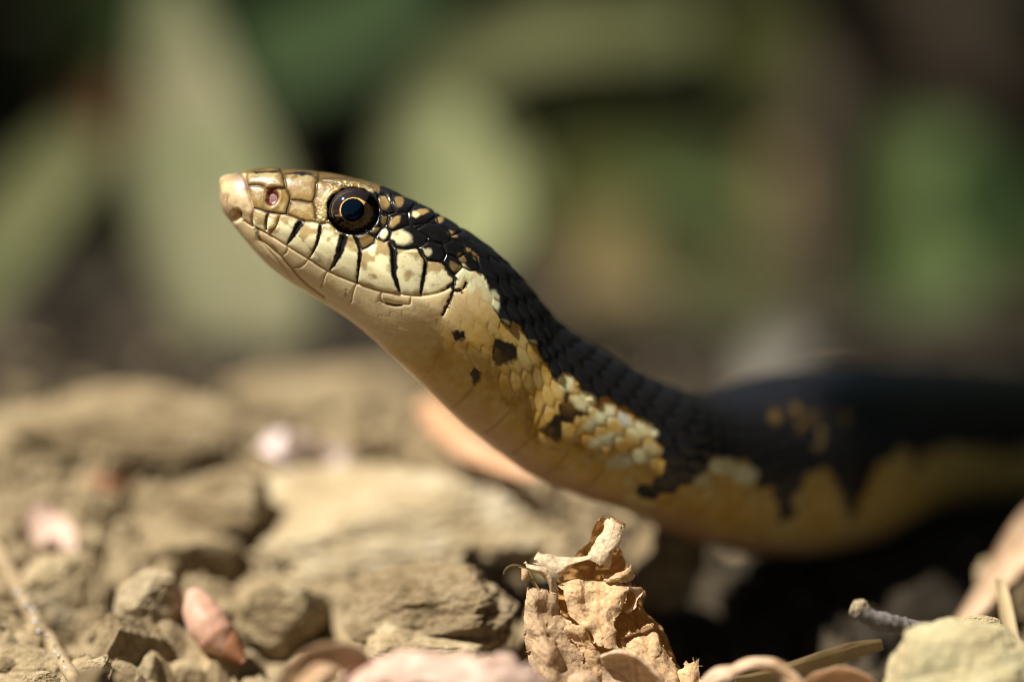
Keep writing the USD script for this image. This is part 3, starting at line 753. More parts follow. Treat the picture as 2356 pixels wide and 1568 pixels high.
def hit(px, py):
    """Depth at which the view line through a place of the picture meets the ground."""
    ds = np.linspace(-0.06, 0.6, 500)
    p = at(px, py, ds)
    under = p[:, 2] < ground_z(p[:, 0], p[:, 1])
    return float(ds[np.argmax(under)]) if under.any() else 0.3


gx = np.r_[-8, -4, -2, -1, np.linspace(-0.6, -0.13, 40), np.linspace(-0.125, 0.14, 400), np.linspace(0.15, 0.6, 40), 1, 2, 4, 8]
gy = np.r_[-6, -3, -1.5, -0.8, np.linspace(-0.5, -0.06, 24), np.linspace(-0.055, 0.24, 420), np.linspace(0.245, 0.6, 130), np.linspace(0.62, 1.8, 60), 2.5, 4, 8, 16]
GX, GY = np.meshgrid(gx, gy, indexing='ij')
GZ = ground_z(GX, GY)
GV = np.stack([GX, GY, GZ], -1).reshape(-1, 3)
GF = tris(grid_faces(len(gx), len(gy)))[:, :]
soil_c = np.array([0.36, 0.275, 0.16]); mould = np.array([0.036, 0.027, 0.017])  # the second, dark tone stands in for shade on the soil
litter = smoothstep(0.085, 0.15, GY.ravel() + 0.05 * smoothstep(-0.015, -0.06, GX.ravel()) + (fbm(GV * 22, 3, 66) - 0.5) * 0.14 + smoothstep(-0.02, 0.05, GX.ravel()) * 0.10)  # leaf litter towards the back, darkened to stand in for shade
damp = smoothstep(1.0, 0.6, np.hypot((GX.ravel() - 0.040) / 0.036, (GY.ravel() - 0.034) / 0.046))  # shade of the hollow painted into the soil colour
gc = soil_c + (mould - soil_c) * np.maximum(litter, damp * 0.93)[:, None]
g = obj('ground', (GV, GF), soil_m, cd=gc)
tag(g, 'bare tan crumbly soil with shade painted into its hollow and into the leaf litter at the back', 'ground', kind='structure')

#PART2

rng = np.random.default_rng(7)


# ------------------------------------------------------------------ stones and clods
def stone_mesh(seed, sub=4, cuts=9, rough=0.05, lump=0.35):
    r = np.random.default_rng(seed)
    m = trimesh.creation.icosphere(sub, 1.0)
    v = np.array(m.vertices)
    v *= (1 + lump * 2 * (fbm(v * 1.1 + 10 * r.random(3), 2, seed) - 0.5))[:, None]
    for _ in range(cuts):
        n = r.normal(size=3); n /= np.linalg.norm(n)
        c = r.uniform(0.55, 0.85)
        d = v @ n
        v -= np.maximum(d - c, 0)[:, None] * n * 0.93
    k = v / np.linalg.norm(v, axis=1, keepdims=True)
    v += k * ((fbm(v * 3.5 + 3, 4, seed + 1) - 0.5) * rough * 2.4 + (fbm(v * 11, 3, seed + 2) - 0.5) * rough * 1.5 - np.abs(fbm(v * 5 + 7, 3, seed + 4) - 0.5) * rough * 1.6)[:, None]
    lo, hi = v.min(0), v.max(0)
    return (v - (lo + hi) / 2) / (hi - lo), np.array(m.faces)          # fills a unit cube


def stone(label, px, py, wpx, hpx, deep=0.8, yaw=0.0, seed=1, mat=rock_m, tilt=(18, 0), name='stone', cat='stone', sub=5, rough=0.06, depth=None, lift=0.26):
    """A stone centred at a place of the picture, its seen width and height in columns and rows."""
    d = hit(px, py) if depth is None else depth
    k = px_size(d)
    p = at(px, py, d)
    w, h = wpx * k * 1.06, hpx * k * 1.12
    p = p - FWD * h * lift
    t = thing(name, label, cat, p, rot=(tilt[0], tilt[1], yaw), scale=(w, w * deep, h))
    v, f = stone_mesh(seed, sub, rough=rough)
    obj('rock_face', (v, f), mat, t)
    return t


stone('large pale flat stone lying under the raised neck of the snake', 850, 1190, 830, 200, 0.62, yaw=4, seed=101, tilt=(20, -3), sub=6, rough=0.05)
stone('wide tan stone just below the front edge of the large flat stone', 985, 1395, 400, 170, 0.6, yaw=-10, seed=103, mat=clod_m, tilt=(15, -7), rough=0.07)
stone('long tan clod forming the ridge behind the pink petal', 745, 925, 470, 130, 0.5, yaw=8, seed=104, mat=clod_m, rough=0.08)
stone('broad tan clod at the far left behind the rust red leaf scrap', 300, 985, 520, 130, 0.5, yaw=-8, seed=105, mat=clod_m, rough=0.08)
stone('tan clod at the far left edge of the ridge', 40, 1030, 280, 130, 0.7, yaw=20, seed=106, mat=clod_m)
stone('sunlit tan lump of soil under the raised neck right of the dried leaf tip', 1530, 1305, 200, 190, 0.8, yaw=25, seed=107, mat=clod_m, rough=0.08, depth=0.040)
stone('pale angular stone beside the twig at the lower left', 150, 1375, 220, 190, 0.9, yaw=30, seed=108)
stone('small pale stone right of the angular one and left of the pink pod', 345, 1375, 150, 120, 0.9, yaw=-20, seed=109)
stone('tan stone at the left below the dark hole', 420, 1265, 250, 130, 0.8, yaw=15, seed=110, mat=clod_m)
stone('tan stone between the pink pod and the wide tan stone', 655, 1405, 220, 170, 0.8, yaw=40, seed=111, mat=clod_m)
stone('tan lump in front of the wide tan stone above the bottom pink leaf', 1000, 1490, 320, 110, 0.6, yaw=5, seed=112, mat=clod_m)
stone('violet grey stone at the left of the dried leaf', 1165, 1395, 90, 110, 0.9, yaw=5, seed=113, mat=grey_m)
stone('yellowish low stone in the bottom left corner under the twig', 70, 1545, 260, 130, 0.8, yaw=-15, seed=114, mat=clod_m)
stone('narrow tan stone leaning near the bottom left of the pod', 290, 1490, 150, 170, 0.9, yaw=35, seed=115, mat=clod_m)
stone('tan clod left of the large flat stone', 520, 1150, 260, 130, 0.7, yaw=-35, seed=118, mat=clod_m)
stone('blocky tan stone filling the bottom right corner', 2215, 1620, 410, 360, 0.75, yaw=8, seed=121, mat=greenish_m, sub=6, tilt=(0, -2), rough=0.05, depth=-0.012, lift=0)
stone('small sharp pebble resting behind the top of the blocky stone', 2262, 1437, 92, 46, 0.75, yaw=-12, seed=122, tilt=(0, 12), depth=0.0005, lift=0)
stone('dim tan stone at the right edge under the snake', 2345, 1360, 260, 150, 0.8, yaw=30, seed=123, mat=clod_m, depth=0.034, lift=0)

# loose clods, alike: six shapes, many copies
protos = []
for k in range(6):
    c = UsdGeom.Xform.Define(stage, f'/World/Looks/clod_shape_{k}') if False else None
mid_tree = cKDTree(mid[:, :2])
placed = []
first = {}
cl_label = 'small crumbly tan clod of soil lying loose on the bare ground among the stones'
tries = 0
while len(placed) < 290 and tries < 2500:
    tries += 1
    px, py = rng.uniform(-60, 2420), 830 + 790 * rng.uniform(0, 1) ** 0.8
    d = hit(px, py)
    p = at(px, py, d)
    x, y = p[0], p[1]
    size = float(np.clip(rng.lognormal(-5.85, 0.5), 0.0014, 0.008))
    if mid_tree.query([x, y])[0] < 0.012 + size or (px > 1560 and py > 1280) or (px > 1130 and py > 1400):
        continue
    if any(math.hypot(x - a, y - b) < (size + c) * 0.42 for a, b, c in placed):
        continue
    placed.append((x, y, size))
    k = int(rng.integers(6))
    sc = np.array([rng.uniform(0.8, 1.25), rng.uniform(0.8, 1.2), rng.uniform(0.45, 0.75)]) * size
    loc = (x, y, float(ground_z(x, y)) + sc[2] * 0.12)
    t = thing('soil_clod', cl_label, 'clod', loc, rot=(rng.uniform(-20, 20), rng.uniform(-20, 20), rng.uniform(0, 360)), scale=sc, group='loose soil clods on the ground')
    if k not in first:
        first[k] = t
        v, f = stone_mesh(300 + k, 4, 7, 0.09, 0.4)
        obj('clod', (v, f), clod_m, t)
    else:
        src = stage.GetPrimAtPath(str(first[k].GetPath()) + '/clod')
        c = stage.DefinePrim(str(t.GetPath()) + '/clod')
        c.GetReferences().AddInternalReference(src.GetPath())

# grit
gv, gf, n0 = [], [], 0
base_v, base_f = np.array(trimesh.creation.icosahedron().vertices), np.array(trimesh.creation.icosahedron().faces)
gp = np.column_stack([rng.uniform(-0.075, 0.075, 9000), rng.uniform(-0.03, 0.12, 9000)])
gp = gp[(mid_tree.query(gp)[0] > 0.012) & ((gp[:, 0] < 0.018) | (gp[:, 1] > 0.08) | (gp[:, 1] < 0.0)) & ((gp[:, 0] < -0.002) | (gp[:, 1] > 0.02))]
gz = ground_z(gp[:, 0], gp[:, 1])
for k in range(len(gp)):
    r = rng.lognormal(-8.0, 0.5)
    v = base_v * r * rng.uniform(0.55, 1.2, (12, 3)) + [gp[k, 0], gp[k, 1], gz[k] + r * 0.3]
    gv.append(v); gf.append(base_f + n0); n0 += 12
g = obj('grit', (np.vstack(gv), np.vstack(gf)), clod_m, smooth=False)
tag(g, 'fine tan grains and crumbs strewn over the bare soil', 'grit', kind='stuff')


# ------------------------------------------------------------------ leaves, petals, twigs
def ribbon(line, halfw, roll=0.0, cup=0.0, nl=48, nw=17, wave=0.0, seed=0, up=0.002, ragged=0.0):
    """A leaf-like sheet along a curve of (column, row, depth m); halfw: half widths in columns; roll (degrees) turns it about its own axis, cup bends its edges towards its face."""
    line = np.array([(a_, b_, hit(a_, b_) - up if c_ is None else c_) for a_, b_, c_ in line], float)
    s = np.r_[0, np.cumsum(np.linalg.norm(np.diff(at(*line.T), axis=0), axis=1))]
    c = CubicSpline(s, at(*line.T)) if len(line) > 2 else PchipInterpolator(s, at(*line.T))
    u = np.linspace(0, 1, nl)
    C = c(u * s[-1])
    Tn = np.gradient(C, axis=0); Tn /= np.linalg.norm(Tn, axis=1, keepdims=True)
    view = C - EYE; dist = np.linalg.norm(view, axis=1, keepdims=True); view /= dist
    side = np.cross(Tn, view); side /= np.linalg.norm(side, axis=1, keepdims=True)
    face = np.cross(side, Tn)
    face *= np.sign(np.sum(face * -view, 1))[:, None]
    r = np.radians(np.interp(u, np.linspace(0, 1, np.size(roll)), np.atleast_1d(roll)))[:, None]
    L = side * np.cos(r) + face * np.sin(r)
    Nn = face * np.cos(r) - side * np.sin(r)
    hw = PchipInterpolator(np.linspace(0, 1, len(halfw)), halfw)(u)[:, None] * dist / FPX / np.maximum(np.abs(np.cos(r)), 0.35)
    w = np.linspace(-1, 1, nw)[None, :]
    edge = 1 + ragged * (noise(np.stack([u * 22, u * 0 + seed, u * 0], -1), seed)[:, None] - 0.5) * 2 * np.abs(w)
    a = cup * w
    X = hw * edge * (np.sin(a) / cup if abs(cup) > 1e-3 else w)
    Y = hw * (1 - np.cos(a)) / (abs(cup) if abs(cup) > 1e-3 else 1) * (1 if cup > 0 else -1)
    if abs(cup) <= 1e-3:
        Y = 0 * X
    Y = Y + hw * wave * (fbm(np.stack(np.broadcast_arrays(u[:, None] * 5, w * 1.6, np.full((1, 1), seed)), -1), 3, seed) - 0.5)
    Y = Y - hw * 0.06 * np.exp(-(w / 0.07) ** 2)             # the midrib is sunk
    G = C[:, None] + L[:, None] * X[..., None] + Nn[:, None] * Y[..., None]
    return G.reshape(-1, 3), tris(grid_faces(nl, nw))


def tube(line, radii, seg=10, nl=60, bump=0.0, seed=0):
    line = np.asarray(line, float)
    s = np.r_[0, np.cumsum(np.linalg.norm(np.diff(line, axis=0), axis=1))]
    c = PchipInterpolator(s, line)
    u = np.linspace(0, 1, nl)
    C = c(u * s[-1]); Tn = np.gradient(C, axis=0); Tn /= np.linalg.norm(Tn, axis=1, keepdims=True)
    ref = np.array([0.3, 0.9, 0.2]); a = np.cross(Tn, ref); a /= np.linalg.norm(a, axis=1, keepdims=True); b = np.cross(Tn, a)
    R = np.interp(u, np.linspace(0, 1, len(radii)), radii)
    t = np.linspace(0, 2 * np.pi, seg, endpoint=False)
    Rr = R[:, None] * (1 + bump * (noise(np.stack(np.broadcast_arrays(u[:, None] * 30, np.cos(t) * 2 + seed, np.sin(t) * 2), -1), seed) - 0.5) * 2)
    G = C[:, None] + a[:, None] * (Rr * np.cos(t))[..., None] + b[:, None] * (Rr * np.sin(t))[..., None]
    v = G.reshape(-1, 3); n = len(v)
    f = tris(grid_faces(nl, seg, True))
    j = np.arange(seg)
    f = np.vstack([f, np.stack([np.full(seg, n), (j + 1) % seg, j], 1), np.stack([np.full(seg, n + 1), (nl - 1) * seg + j, (nl - 1) * seg + (j + 1) % seg], 1)])
    return np.vstack([v, C[0], C[-1]]), f


def leaf_thing(name, label, cat, mat, line, halfw, group=None, stem=None, stem_r=0.0012, **kw):
    t = thing(name, label, cat)
    v, f = ribbon(line, halfw, **kw)
    obj('leaf', (v, f), mat, t)
    if stem is not None:
        obj('stem', tube(at(*np.asarray(stem, float).T), [stem_r, stem_r * 0.8]), M_stem, t)
    return t


M_stem = leaf_material('stem', (0.16, 0.14, 0.07), (0.08, 0.07, 0.035), 0.0)
M_pink = leaf_material('pink_leaf', (0.68, 0.49, 0.39), (0.52, 0.34, 0.25), 0.30, 0.6)
M_peach = leaf_material('peach_leaf', (0.66, 0.40, 0.24), (0.50, 0.26, 0.12), 0.30, 0.6)
M_petal = leaf_material('pale_petal', (0.86, 0.72, 0.68), (0.78, 0.60, 0.55), 0.30, 0.4, spec=0.5)
M_rust = leaf_material('rust_leaf', (0.30, 0.13, 0.06), (0.20, 0.08, 0.04), 0.25, 0.6)
M_tanleaf = leaf_material('tan_leaf', (0.62, 0.43, 0.28), (0.42, 0.25, 0.12), 0.30, 0.6)
M_straw = leaf_material('straw', (0.50, 0.38, 0.20), (0.36, 0.26, 0.13), 0.2, 0.5)
M_khaki = leaf_material('khaki_leaf', (0.1909, 0.1753, 0.0964), (0.1091, 0.1324, 0.0551), 0.25, 0.75, scale=28.0, spec=0.12)
M_grey_leaf = leaf_material('grey_green_leaf', (0.1102, 0.1102, 0.0448), (0.0608, 0.0684, 0.0242), 0.25, 0.75, scale=30.0, spec=0.12)
M_light = leaf_material('light_green_leaf', (0.2819, 0.2896, 0.1416), (0.1818, 0.1971, 0.0809), 0.30, 0.75, scale=30.0, spec=0.12)
M_green = leaf_material('green_leaf', (0.1058, 0.1389, 0.0479), (0.0554, 0.0862, 0.0252), 0.30, 0.75, scale=30.0, spec=0.12)
M_deep = leaf_material('deep_green_leaf', (0.0350, 0.0585, 0.0175), (0.0210, 0.0366, 0.0105), 0.30, 0.75, scale=30.0, spec=0.12)
M_olive = leaf_material('olive_leaf', (0.0680, 0.0720, 0.0176), (0.0360, 0.0400, 0.0096), 0.25, 0.75, scale=30.0, spec=0.12)
M_dun = leaf_material('dun_leaf', (0.2912, 0.2072, 0.0952), (0.1680, 0.1456, 0.0504), 0.25, 0.75, scale=30.0, spec=0.12)
M_umber = leaf_material('umber_leaf', (0.0765, 0.0570, 0.0360), (0.0408, 0.0300, 0.0210), 0.2, 0.75, scale=40.0, spec=0.12)

gd = ground_depth
leaf_thing('petal', 'pale pink petal lying bright on the back of the large flat stone', 'petal', M_petal, [(612, 1012, None), (660, 1030, None), (720, 1048, None), (790, 1060, None)], [18, 34, 40, 26], roll=-25, cup=0.5, up=0.004)
leaf_thing('fallen_leaf', 'peach orange fallen leaf partly hidden behind the neck of the snake', 'leaf', M_peach, [(975, 925, 0.066), (1025, 985, 0.058), (1100, 1045, 0.050), (1230, 1095, 0.042)], [16, 40, 34, 14], roll=[-10, -25, -35], cup=0.9, wave=0.9, seed=3)
leaf_thing('leaf_scrap', 'small rust red leaf scrap on the soil at the left', 'leaf', M_rust, [(205, 1100, None), (250, 1108, None), (305, 1116, None)], [7, 14, 6], roll=-30, cup=0.5)
leaf_thing('leaf_scrap', 'dull pink leaf scrap standing above the twig at the left edge', 'leaf', M_pink, [(70, 1170, None), (100, 1205, None), (140, 1260, None)], [30, 46, 30], roll=-15, cup=0.6, up=0.006)
leaf_thing('leaf_scrap', 'tiny reddish scrap on the ridge left of the pale petal', 'leaf', M_rust, [(480, 985, None), (505, 1000, None), (530, 1010, None)], [10, 16, 8], roll=-30, cup=0.4)
t = thing('seed_pod', 'pink and orange pod half sunk in the soil at the lower left', 'pod')
pod_d = hit(490, 1490) - 0.002
M_pod = leaf_material('pod_skin', (0.56, 0.34, 0.24), (0.40, 0.20, 0.12), 0.15, 0.5, scale=500.0)
pl = at(np.array([445, 462, 492, 530.]), np.array([1358, 1405, 1455, 1500.]), pod_d + np.array([0.003, 0.0015, 0.0005, -0.0005]))
obj('husk', tube(pl, [0.0008, 0.0021, 0.0025, 0.0023, 0.0008], 24, 40, 0.015, 3), M_pod, t)
pl = at(np.array([488, 515, 545, 562.]), np.array([1425, 1468, 1505, 1522.]), pod_d + np.array([0.0015, 0.0005, -0.0005, -0.001]))
obj('husk', tube(pl, [0.0012, 0.0019, 0.0015, 0.0004], 16, 30, 0.05, 8), M_rust, t, label='rusty end of the pod, darkened for its shaded side')  # shaded side of the pod put into a darker colour
leaf_thing('fallen_leaf', 'pinkish beige leaf lying out of focus along the bottom edge', 'leaf', M_pink, [(760, 1640, -0.020), (850, 1545, -0.022), (980, 1520, -0.023), (1130, 1535, -0.023), (1260, 1600, -0.02)], [30, 48, 42, 50, 30], roll=[-30, -50, -50, -40], cup=-0.8, wave=1.1, seed=9, ragged=0.35, nl=90)
leaf_thing('fallen_leaf', 'curled brown leaf at the bottom edge left of the pinkish one', 'leaf', M_tanleaf, [(650, 1640, -0.019), (690, 1560, -0.021), (740, 1510, -0.0215), (800, 1500, -0.021), (850, 1570, -0.02)], [30, 40, 44, 40, 30], roll=[10, -20, 30, 60], cup=1.1, wave=0.5, seed=12)
leaf_thing('fallen_leaf', 'rust brown inner curl of a leaf near the bottom edge', 'leaf', M_rust, [(750, 1560, -0.018), (780, 1515, -0.019), (830, 1500, -0.0195)], [16, 24, 18], roll=20, cup=0.8)
leaf_thing('fallen_leaf', 'beige wavy leaf edge just right of the dried crumpled leaf', 'leaf', M_tanleaf, [(1600, 1600, -0.012), (1650, 1545, -0.012), (1720, 1525, -0.0125), (1790, 1540, -0.013), (1860, 1590, -0.013)], [10, 18, 18, 20, 14], roll=[-20, -60, 30, -40], cup=-0.9, wave=0.9, seed=21)
leaf_thing('fallen_leaf', 'pink rimmed brown leaf arching at the bottom edge left of the greenish stone', 'leaf', M_peach, [(1840, 1600, -0.010), (1880, 1552, -0.0105), (1935, 1540, -0.011), (2000, 1565, -0.011), (2030, 1600, -0.011)], [12, 20, 24, 20, 10], roll=[30, 55, 55, 40], cup=1.0, wave=0.3, seed=23)
leaf_thing('fallen_leaf', 'dull olive leaf arching behind the pink rimmed leaf at the bottom', 'leaf', M_straw, [(1690, 1560, 0.004), (1820, 1535, 0.005), (1930, 1500, 0.005), (2030, 1478, 0.004)], [10, 20, 22, 14], roll=40, cup=0.6, wave=0.3, seed=25)
leaf_thing('grass_blade', 'pale straw blade standing at the right edge behind the greenish stone', 'straw', M_straw, [(2345, 1640, 0.006), (2325, 1480, 0.009), (2300, 1330, 0.012)], [24, 20, 12], roll=15, cup=0.6)
leaf_thing('fallen_leaf', 'pinkish brown leaf leaning at the right edge under the snake', 'leaf', M_tanleaf, [(2205, 1440, 0.022), (2270, 1360, 0.026), (2340, 1270, 0.032), (2430, 1190, 0.04)], [18, 32, 50, 60], roll=-15, cup=0.5, wave=0.3, seed=27)
t = thing('twig', 'short grey twig with a pale broken end lying on the greenish stone', 'twig')
obj('bark', tube(at(np.array([1972, 2020, 2080, 2190.]), np.array([1402, 1426, 1440, 1455.]), np.array([-0.007, -0.006, -0.004, -0.001])), [0.0008, 0.0011, 0.0009, 0.0007], 14, 60, 0.22, 4), grey_m, t)
ev = at(np.array([1960, 1978, 1990.]), np.array([1394, 1402, 1408.]), np.array([-0.0065] * 3))
obj('broken_end', tube(ev, [0.0007, 0.0012, 0.0009], 12, 20, 0.3, 5), rock_m, t, label='pale broken end')
fleck_m = earth_material('pale_fleck', [(0.3, (0.4, 0.4, 0.42)), (0.6, (0.62, 0.62, 0.66))], 600.0)
M_twig = leaf_material('twig_bark', (0.34, 0.25, 0.14), (0.20, 0.14, 0.075), 0.0, 0.7, scale=700.0, bump=0.0004)
t = thing('twig', 'long brown twig with grey flecks slanting in the lower left corner', 'twig')
tw = at(np.array([-60, 20, 90, 170, 240.]), np.array([1190, 1310, 1440, 1560, 1680.]), np.array([hit(-20, 1210), hit(20, 1310), hit(90, 1440), hit(170, 1560), hit(240, 1640)]) - 0.0035)
obj('bark', tube(tw, [0.0009, 0.0009, 0.0008, 0.0008], 14, 120, 0.2, 6), M_twig, t)
dd = (tw[3] - tw[1]) / np.linalg.norm(tw[3] - tw[1])
for q_ in range(9):
    rq = np.random.default_rng(600 + q_)
    a = tw[1] + (tw[3] - tw[1]) * (0.25 + 0.08 * q_ + rq.uniform(-0.03, 0.03)) + np.array([rq.uniform(-0.0005, 0.0001), -0.00075, rq.uniform(-0.0002, 0.0004)])
    v, f = stone_mesh(500 + q_, 2, 4, 0.15)
    v = v * [0.0005, 0.0004, 0.0005] * rq.uniform(0.6, 1.1)
    v = v + np.outer(v @ dd, dd) * 1.6
    obj('lichen_fleck', (v + a, f), fleck_m, t)  # small pale grey lumps along the twig

# ------------------------------------------------------------------ the dried leaf in focus
def sheet(rows, n=(70, 70), crumple=0.00028, freq=420, seed=0, edge=0.085):
    """A crumpled sheet through a net of (x, y in the close view, depth mm)."""
    R, C = len(rows), len(rows[0])
    A_ = np.array(rows, float)
    XY = Z5(A_[..., :2].reshape(-1, 2)).reshape(R, C, 2)
    ku, kv = min(3, R - 1), min(3, C - 1)
    un, vn = np.linspace(0, 1, R), np.linspace(0, 1, C)
    U, W = np.meshgrid(np.linspace(0, 1, n[0]), np.linspace(0, 1, n[1]), indexing='ij')
    p3 = np.stack([U * 7, W * 7, np.full_like(U, seed)], -1)
    bd = np.minimum(np.minimum(U, 1 - U), np.minimum(W, 1 - W))
    near_edge = smoothstep(0.12, 0.0, bd)
    jag = (np.stack([fbm(p3 * 1.6, 4, seed + 1), fbm(p3 * 1.6 + 9, 4, seed + 2)], -1) - 0.5) * edge * 2 * near_edge[..., None]
    Ue, We = np.clip(U + jag[..., 0], 0, 1), np.clip(W + jag[..., 1], 0, 1)
    ev = lambda Z: RectBivariateSpline(un, vn, Z, kx=ku, ky=kv, s=0).ev(Ue, We)
    G = at(ev(XY[..., 0]), ev(XY[..., 1]), ev(A_[..., 2]) * 1e-3)
    Nn = grid_normals(G)
    Nn *= np.sign(np.sum(Nn * (EYE - G), -1).mean())
    a = fbm(G * freq + seed, 3, seed + 5)
    rid = np.abs(fbm(G * freq * 1.3 + seed, 2, seed + 7) - 0.5) * 2
    lowf = fbm(G * freq * 0.45 + seed, 2, seed + 6)
    rc = np.random.default_rng(seed + 40)
    cre = 0
    for kk in range(7):
        dr = rc.normal(size=3); dr /= np.linalg.norm(dr)
        fq = rc.uniform(200, 620)
        ph = (G @ dr) * fq + rc.random() + 1.1 * lowf + 0.35 * a
        cre = cre + (np.abs(ph - np.floor(ph) - 0.5) * 2 - 0.5) * (260 / fq)
    G = G + Nn * (cre * crumple * 0.85)[..., None]
    pit = smoothstep(0.62, 0.78, fbm(G * freq * 3.2, 2, seed + 8))
    G = G + Nn * ((lowf - 0.5) * 4.2 * crumple + (a - 0.5) * 1.1 * crumple + (0.30 - rid) * 0.8 * crumple + (fbm(G * freq * 6, 3, seed + 9) - 0.5) * crumple * 0.15 - pit * crumple * 0.5)[..., None]
    vein = np.maximum(smoothstep(0.05, 0.015, np.abs(W - 0.5 + 0.1 * (a - 0.5))), 0.7 * smoothstep(0.10, 0.03, np.abs(((U * 4.5 + np.abs(W - 0.5) * 2.4 + 0.4 * lowf) % 1) - 0.5)))
    return G.reshape(-1, 3), tris(grid_faces(*n)), near_edge.ravel(), vein.ravel()


DLEAF_MAT = attr_leaf_material('dry_leaf', 0.32, 0.8, bump=0.00022, scale=2200.0)
dl = thing('dried_leaf', 'crumpled dry tan leaf standing sharp in front of the body of the snake', 'leaf')
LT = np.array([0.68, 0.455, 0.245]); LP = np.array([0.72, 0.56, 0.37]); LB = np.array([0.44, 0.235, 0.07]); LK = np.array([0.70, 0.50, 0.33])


def piece(name, rows, color, label=None, rim=0.15, **kw):
    v, f, e, vn_ = sheet(rows, **kw)
    m = fbm(v * 900, 4, 77)[:, None]
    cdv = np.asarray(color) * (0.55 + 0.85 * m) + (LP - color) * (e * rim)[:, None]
    cdv = cdv * (1 - 0.30 * vn_[:, None] * np.array([0.7, 1.0, 1.2]))
    return obj(name, (v, f), DLEAF_MAT, dl, cd=np.clip(cdv, 0.01, 0.9), label=label)


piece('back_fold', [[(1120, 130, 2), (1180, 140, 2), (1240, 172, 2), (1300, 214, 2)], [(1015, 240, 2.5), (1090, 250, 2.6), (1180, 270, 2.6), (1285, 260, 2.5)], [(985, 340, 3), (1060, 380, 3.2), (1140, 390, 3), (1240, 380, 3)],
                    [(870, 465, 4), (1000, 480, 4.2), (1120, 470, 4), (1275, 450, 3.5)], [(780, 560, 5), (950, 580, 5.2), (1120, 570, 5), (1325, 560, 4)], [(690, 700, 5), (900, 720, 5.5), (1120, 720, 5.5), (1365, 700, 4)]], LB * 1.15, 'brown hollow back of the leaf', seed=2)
piece('curled_rim', [[(540, 442, 2), (620, 470, 2), (720, 488, 2.2), (830, 494, 2.4), (940, 486, 2.4), (985, 450, 2.2), (1010, 410, 2)], [(515, 500, 1.2), (640, 520, .7), (720, 560, .6), (810, 545, .6), (920, 520, .6), (1010, 490, .5), (1090, 440, .8)],
                     [(500, 560, 1), (660, 590, .4), (722, 638, .6), (795, 590, .9), (880, 540, 1.2), (970, 518, 1.0), (1060, 520, .7)]], LP, 'pale curled rim', crumple=0.00014, seed=4, n=(40, 90))
piece('curled_rim', [[(1105, 200, 2.2), (1165, 150, 1.6), (1225, 175, 1.4), (1290, 214, 1.6)], [(1090, 270, 1.2), (1150, 270, .7), (1220, 280, .5), (1275, 290, .9)], [(1020, 385, 1.0), (1090, 395, .3), (1170, 400, .2), (1225, 405, .6)],
                     [(975, 455, .9), (1060, 470, -.3), (1140, 450, -.2), (1195, 430, .6)], [(985, 510, .6), (1060, 540, -.1), (1110, 570, 0), (1165, 592, .4)]], LP * 1.02, 'pale folded tip', crumple=0.00016, seed=6)
piece('blade', [[(725, 655, 1.6), (880, 690, 1.6), (1080, 668, 2), (1200, 650, 1.5), (1320, 715, 1)], [(755, 760, .3), (900, 760, .3), (1060, 760, .9), (1200, 735, .4), (1322, 780, .3)], [(795, 900, -.4), (920, 900, -.5), (1060, 900, -.4), (1180, 900, -.4), (1290, 890, 0)],
                [(825, 1010, -1), (940, 1020, -1.2), (1060, 1030, -1.2), (1150, 1020, -1), (1235, 1010, -.5)], [(970, 1110, -1.3), (1030, 1120, -1.6), (1090, 1130, -1.6), (1140, 1120, -1.5), (1195, 1100, -1)], [(1015, 1230, -1.5), (1080, 1260, -1.9), (1130, 1275, -2), (1180, 1280, -1.9), (1228, 1280, -1.5)]], LT, crumple=0.00042, freq=330, seed=8, n=(110, 90))
piece('blade', [[(440, 760, 0), (530, 760, -.4), (600, 785, .3), (680, 795, .3), (728, 800, .8)], [(440, 900, -.5), (520, 900, -1.6), (600, 920, -1), (680, 930, -.3), (735, 940, .8)], [(430, 1100, -1), (520, 1080, -2), (600, 1080, -2), (700, 1090, -1), (840, 1060, .5)],
                [(445, 1300, -1), (540, 1280, -2.6), (640, 1260, -3), (760, 1250, -1.5), (910, 1200, 0)], [(530, 1520, -1), (610, 1500, -3), (710, 1480, -3.4), (840, 1450, -2), (990, 1420, -.5)], [(560, 1760, -1), (650, 1750, -3), (780, 1730, -3), (900, 1710, -2), (1060, 1690, -1)]], LK * 0.35 + LT * 0.5, 'left wall of the leaf', crumple=0.00030, freq=300, seed=10, n=(110, 80))
piece('curled_rim', [[(430, 530, .9), (505, 562, .4), (590, 572, .2), (655, 630, .1), (705, 705, .4), (728, 790, .8)], [(440, 550, .3), (495, 590, -.3), (575, 610, -.4), (630, 660, -.3), (660, 720, -.2), (690, 792, .4)], [(450, 560, .8), (480, 605, .5), (560, 640, .6), (610, 690, .7), (640, 740, .8), (640, 790, .9)]], LP, 'pale left rim', crumple=0.00012, seed=12, n=(36, 90))
tl = Z5([(245, 638), (262, 594), (305, 564), (360, 560), (420, 580), (465, 622), (482, 672), (520, 732), (572, 782), (640, 797), (705, 792)])
v, f = ribbon(np.column_stack([tl, np.interp(np.arange(11), [0, 5, 10], [-0.0012, -0.0006, 0.0004])]), [2.0, 3.5, 3.2, 4.5, 3.5, 3], roll=[50, 30, -30, 10, -20], cup=0.9, nl=70, nw=9)
obj('tendril', (v, f), DLEAF_MAT, dl, cd=np.tile([0.50, 0.40, 0.20], (len(v), 1)), label='thin curled tendril of leaf edge')
piece('curled_rim', [[(400, 585, -.8), (450, 600, -.9), (475, 640, -.7)], [(400, 640, -1), (440, 660, -1.2), (475, 670, -.8)], [(392, 670, -.9), (425, 700, -1), (478, 690, -.6)]], LT, crumple=0.0001, seed=14, n=(24, 24))
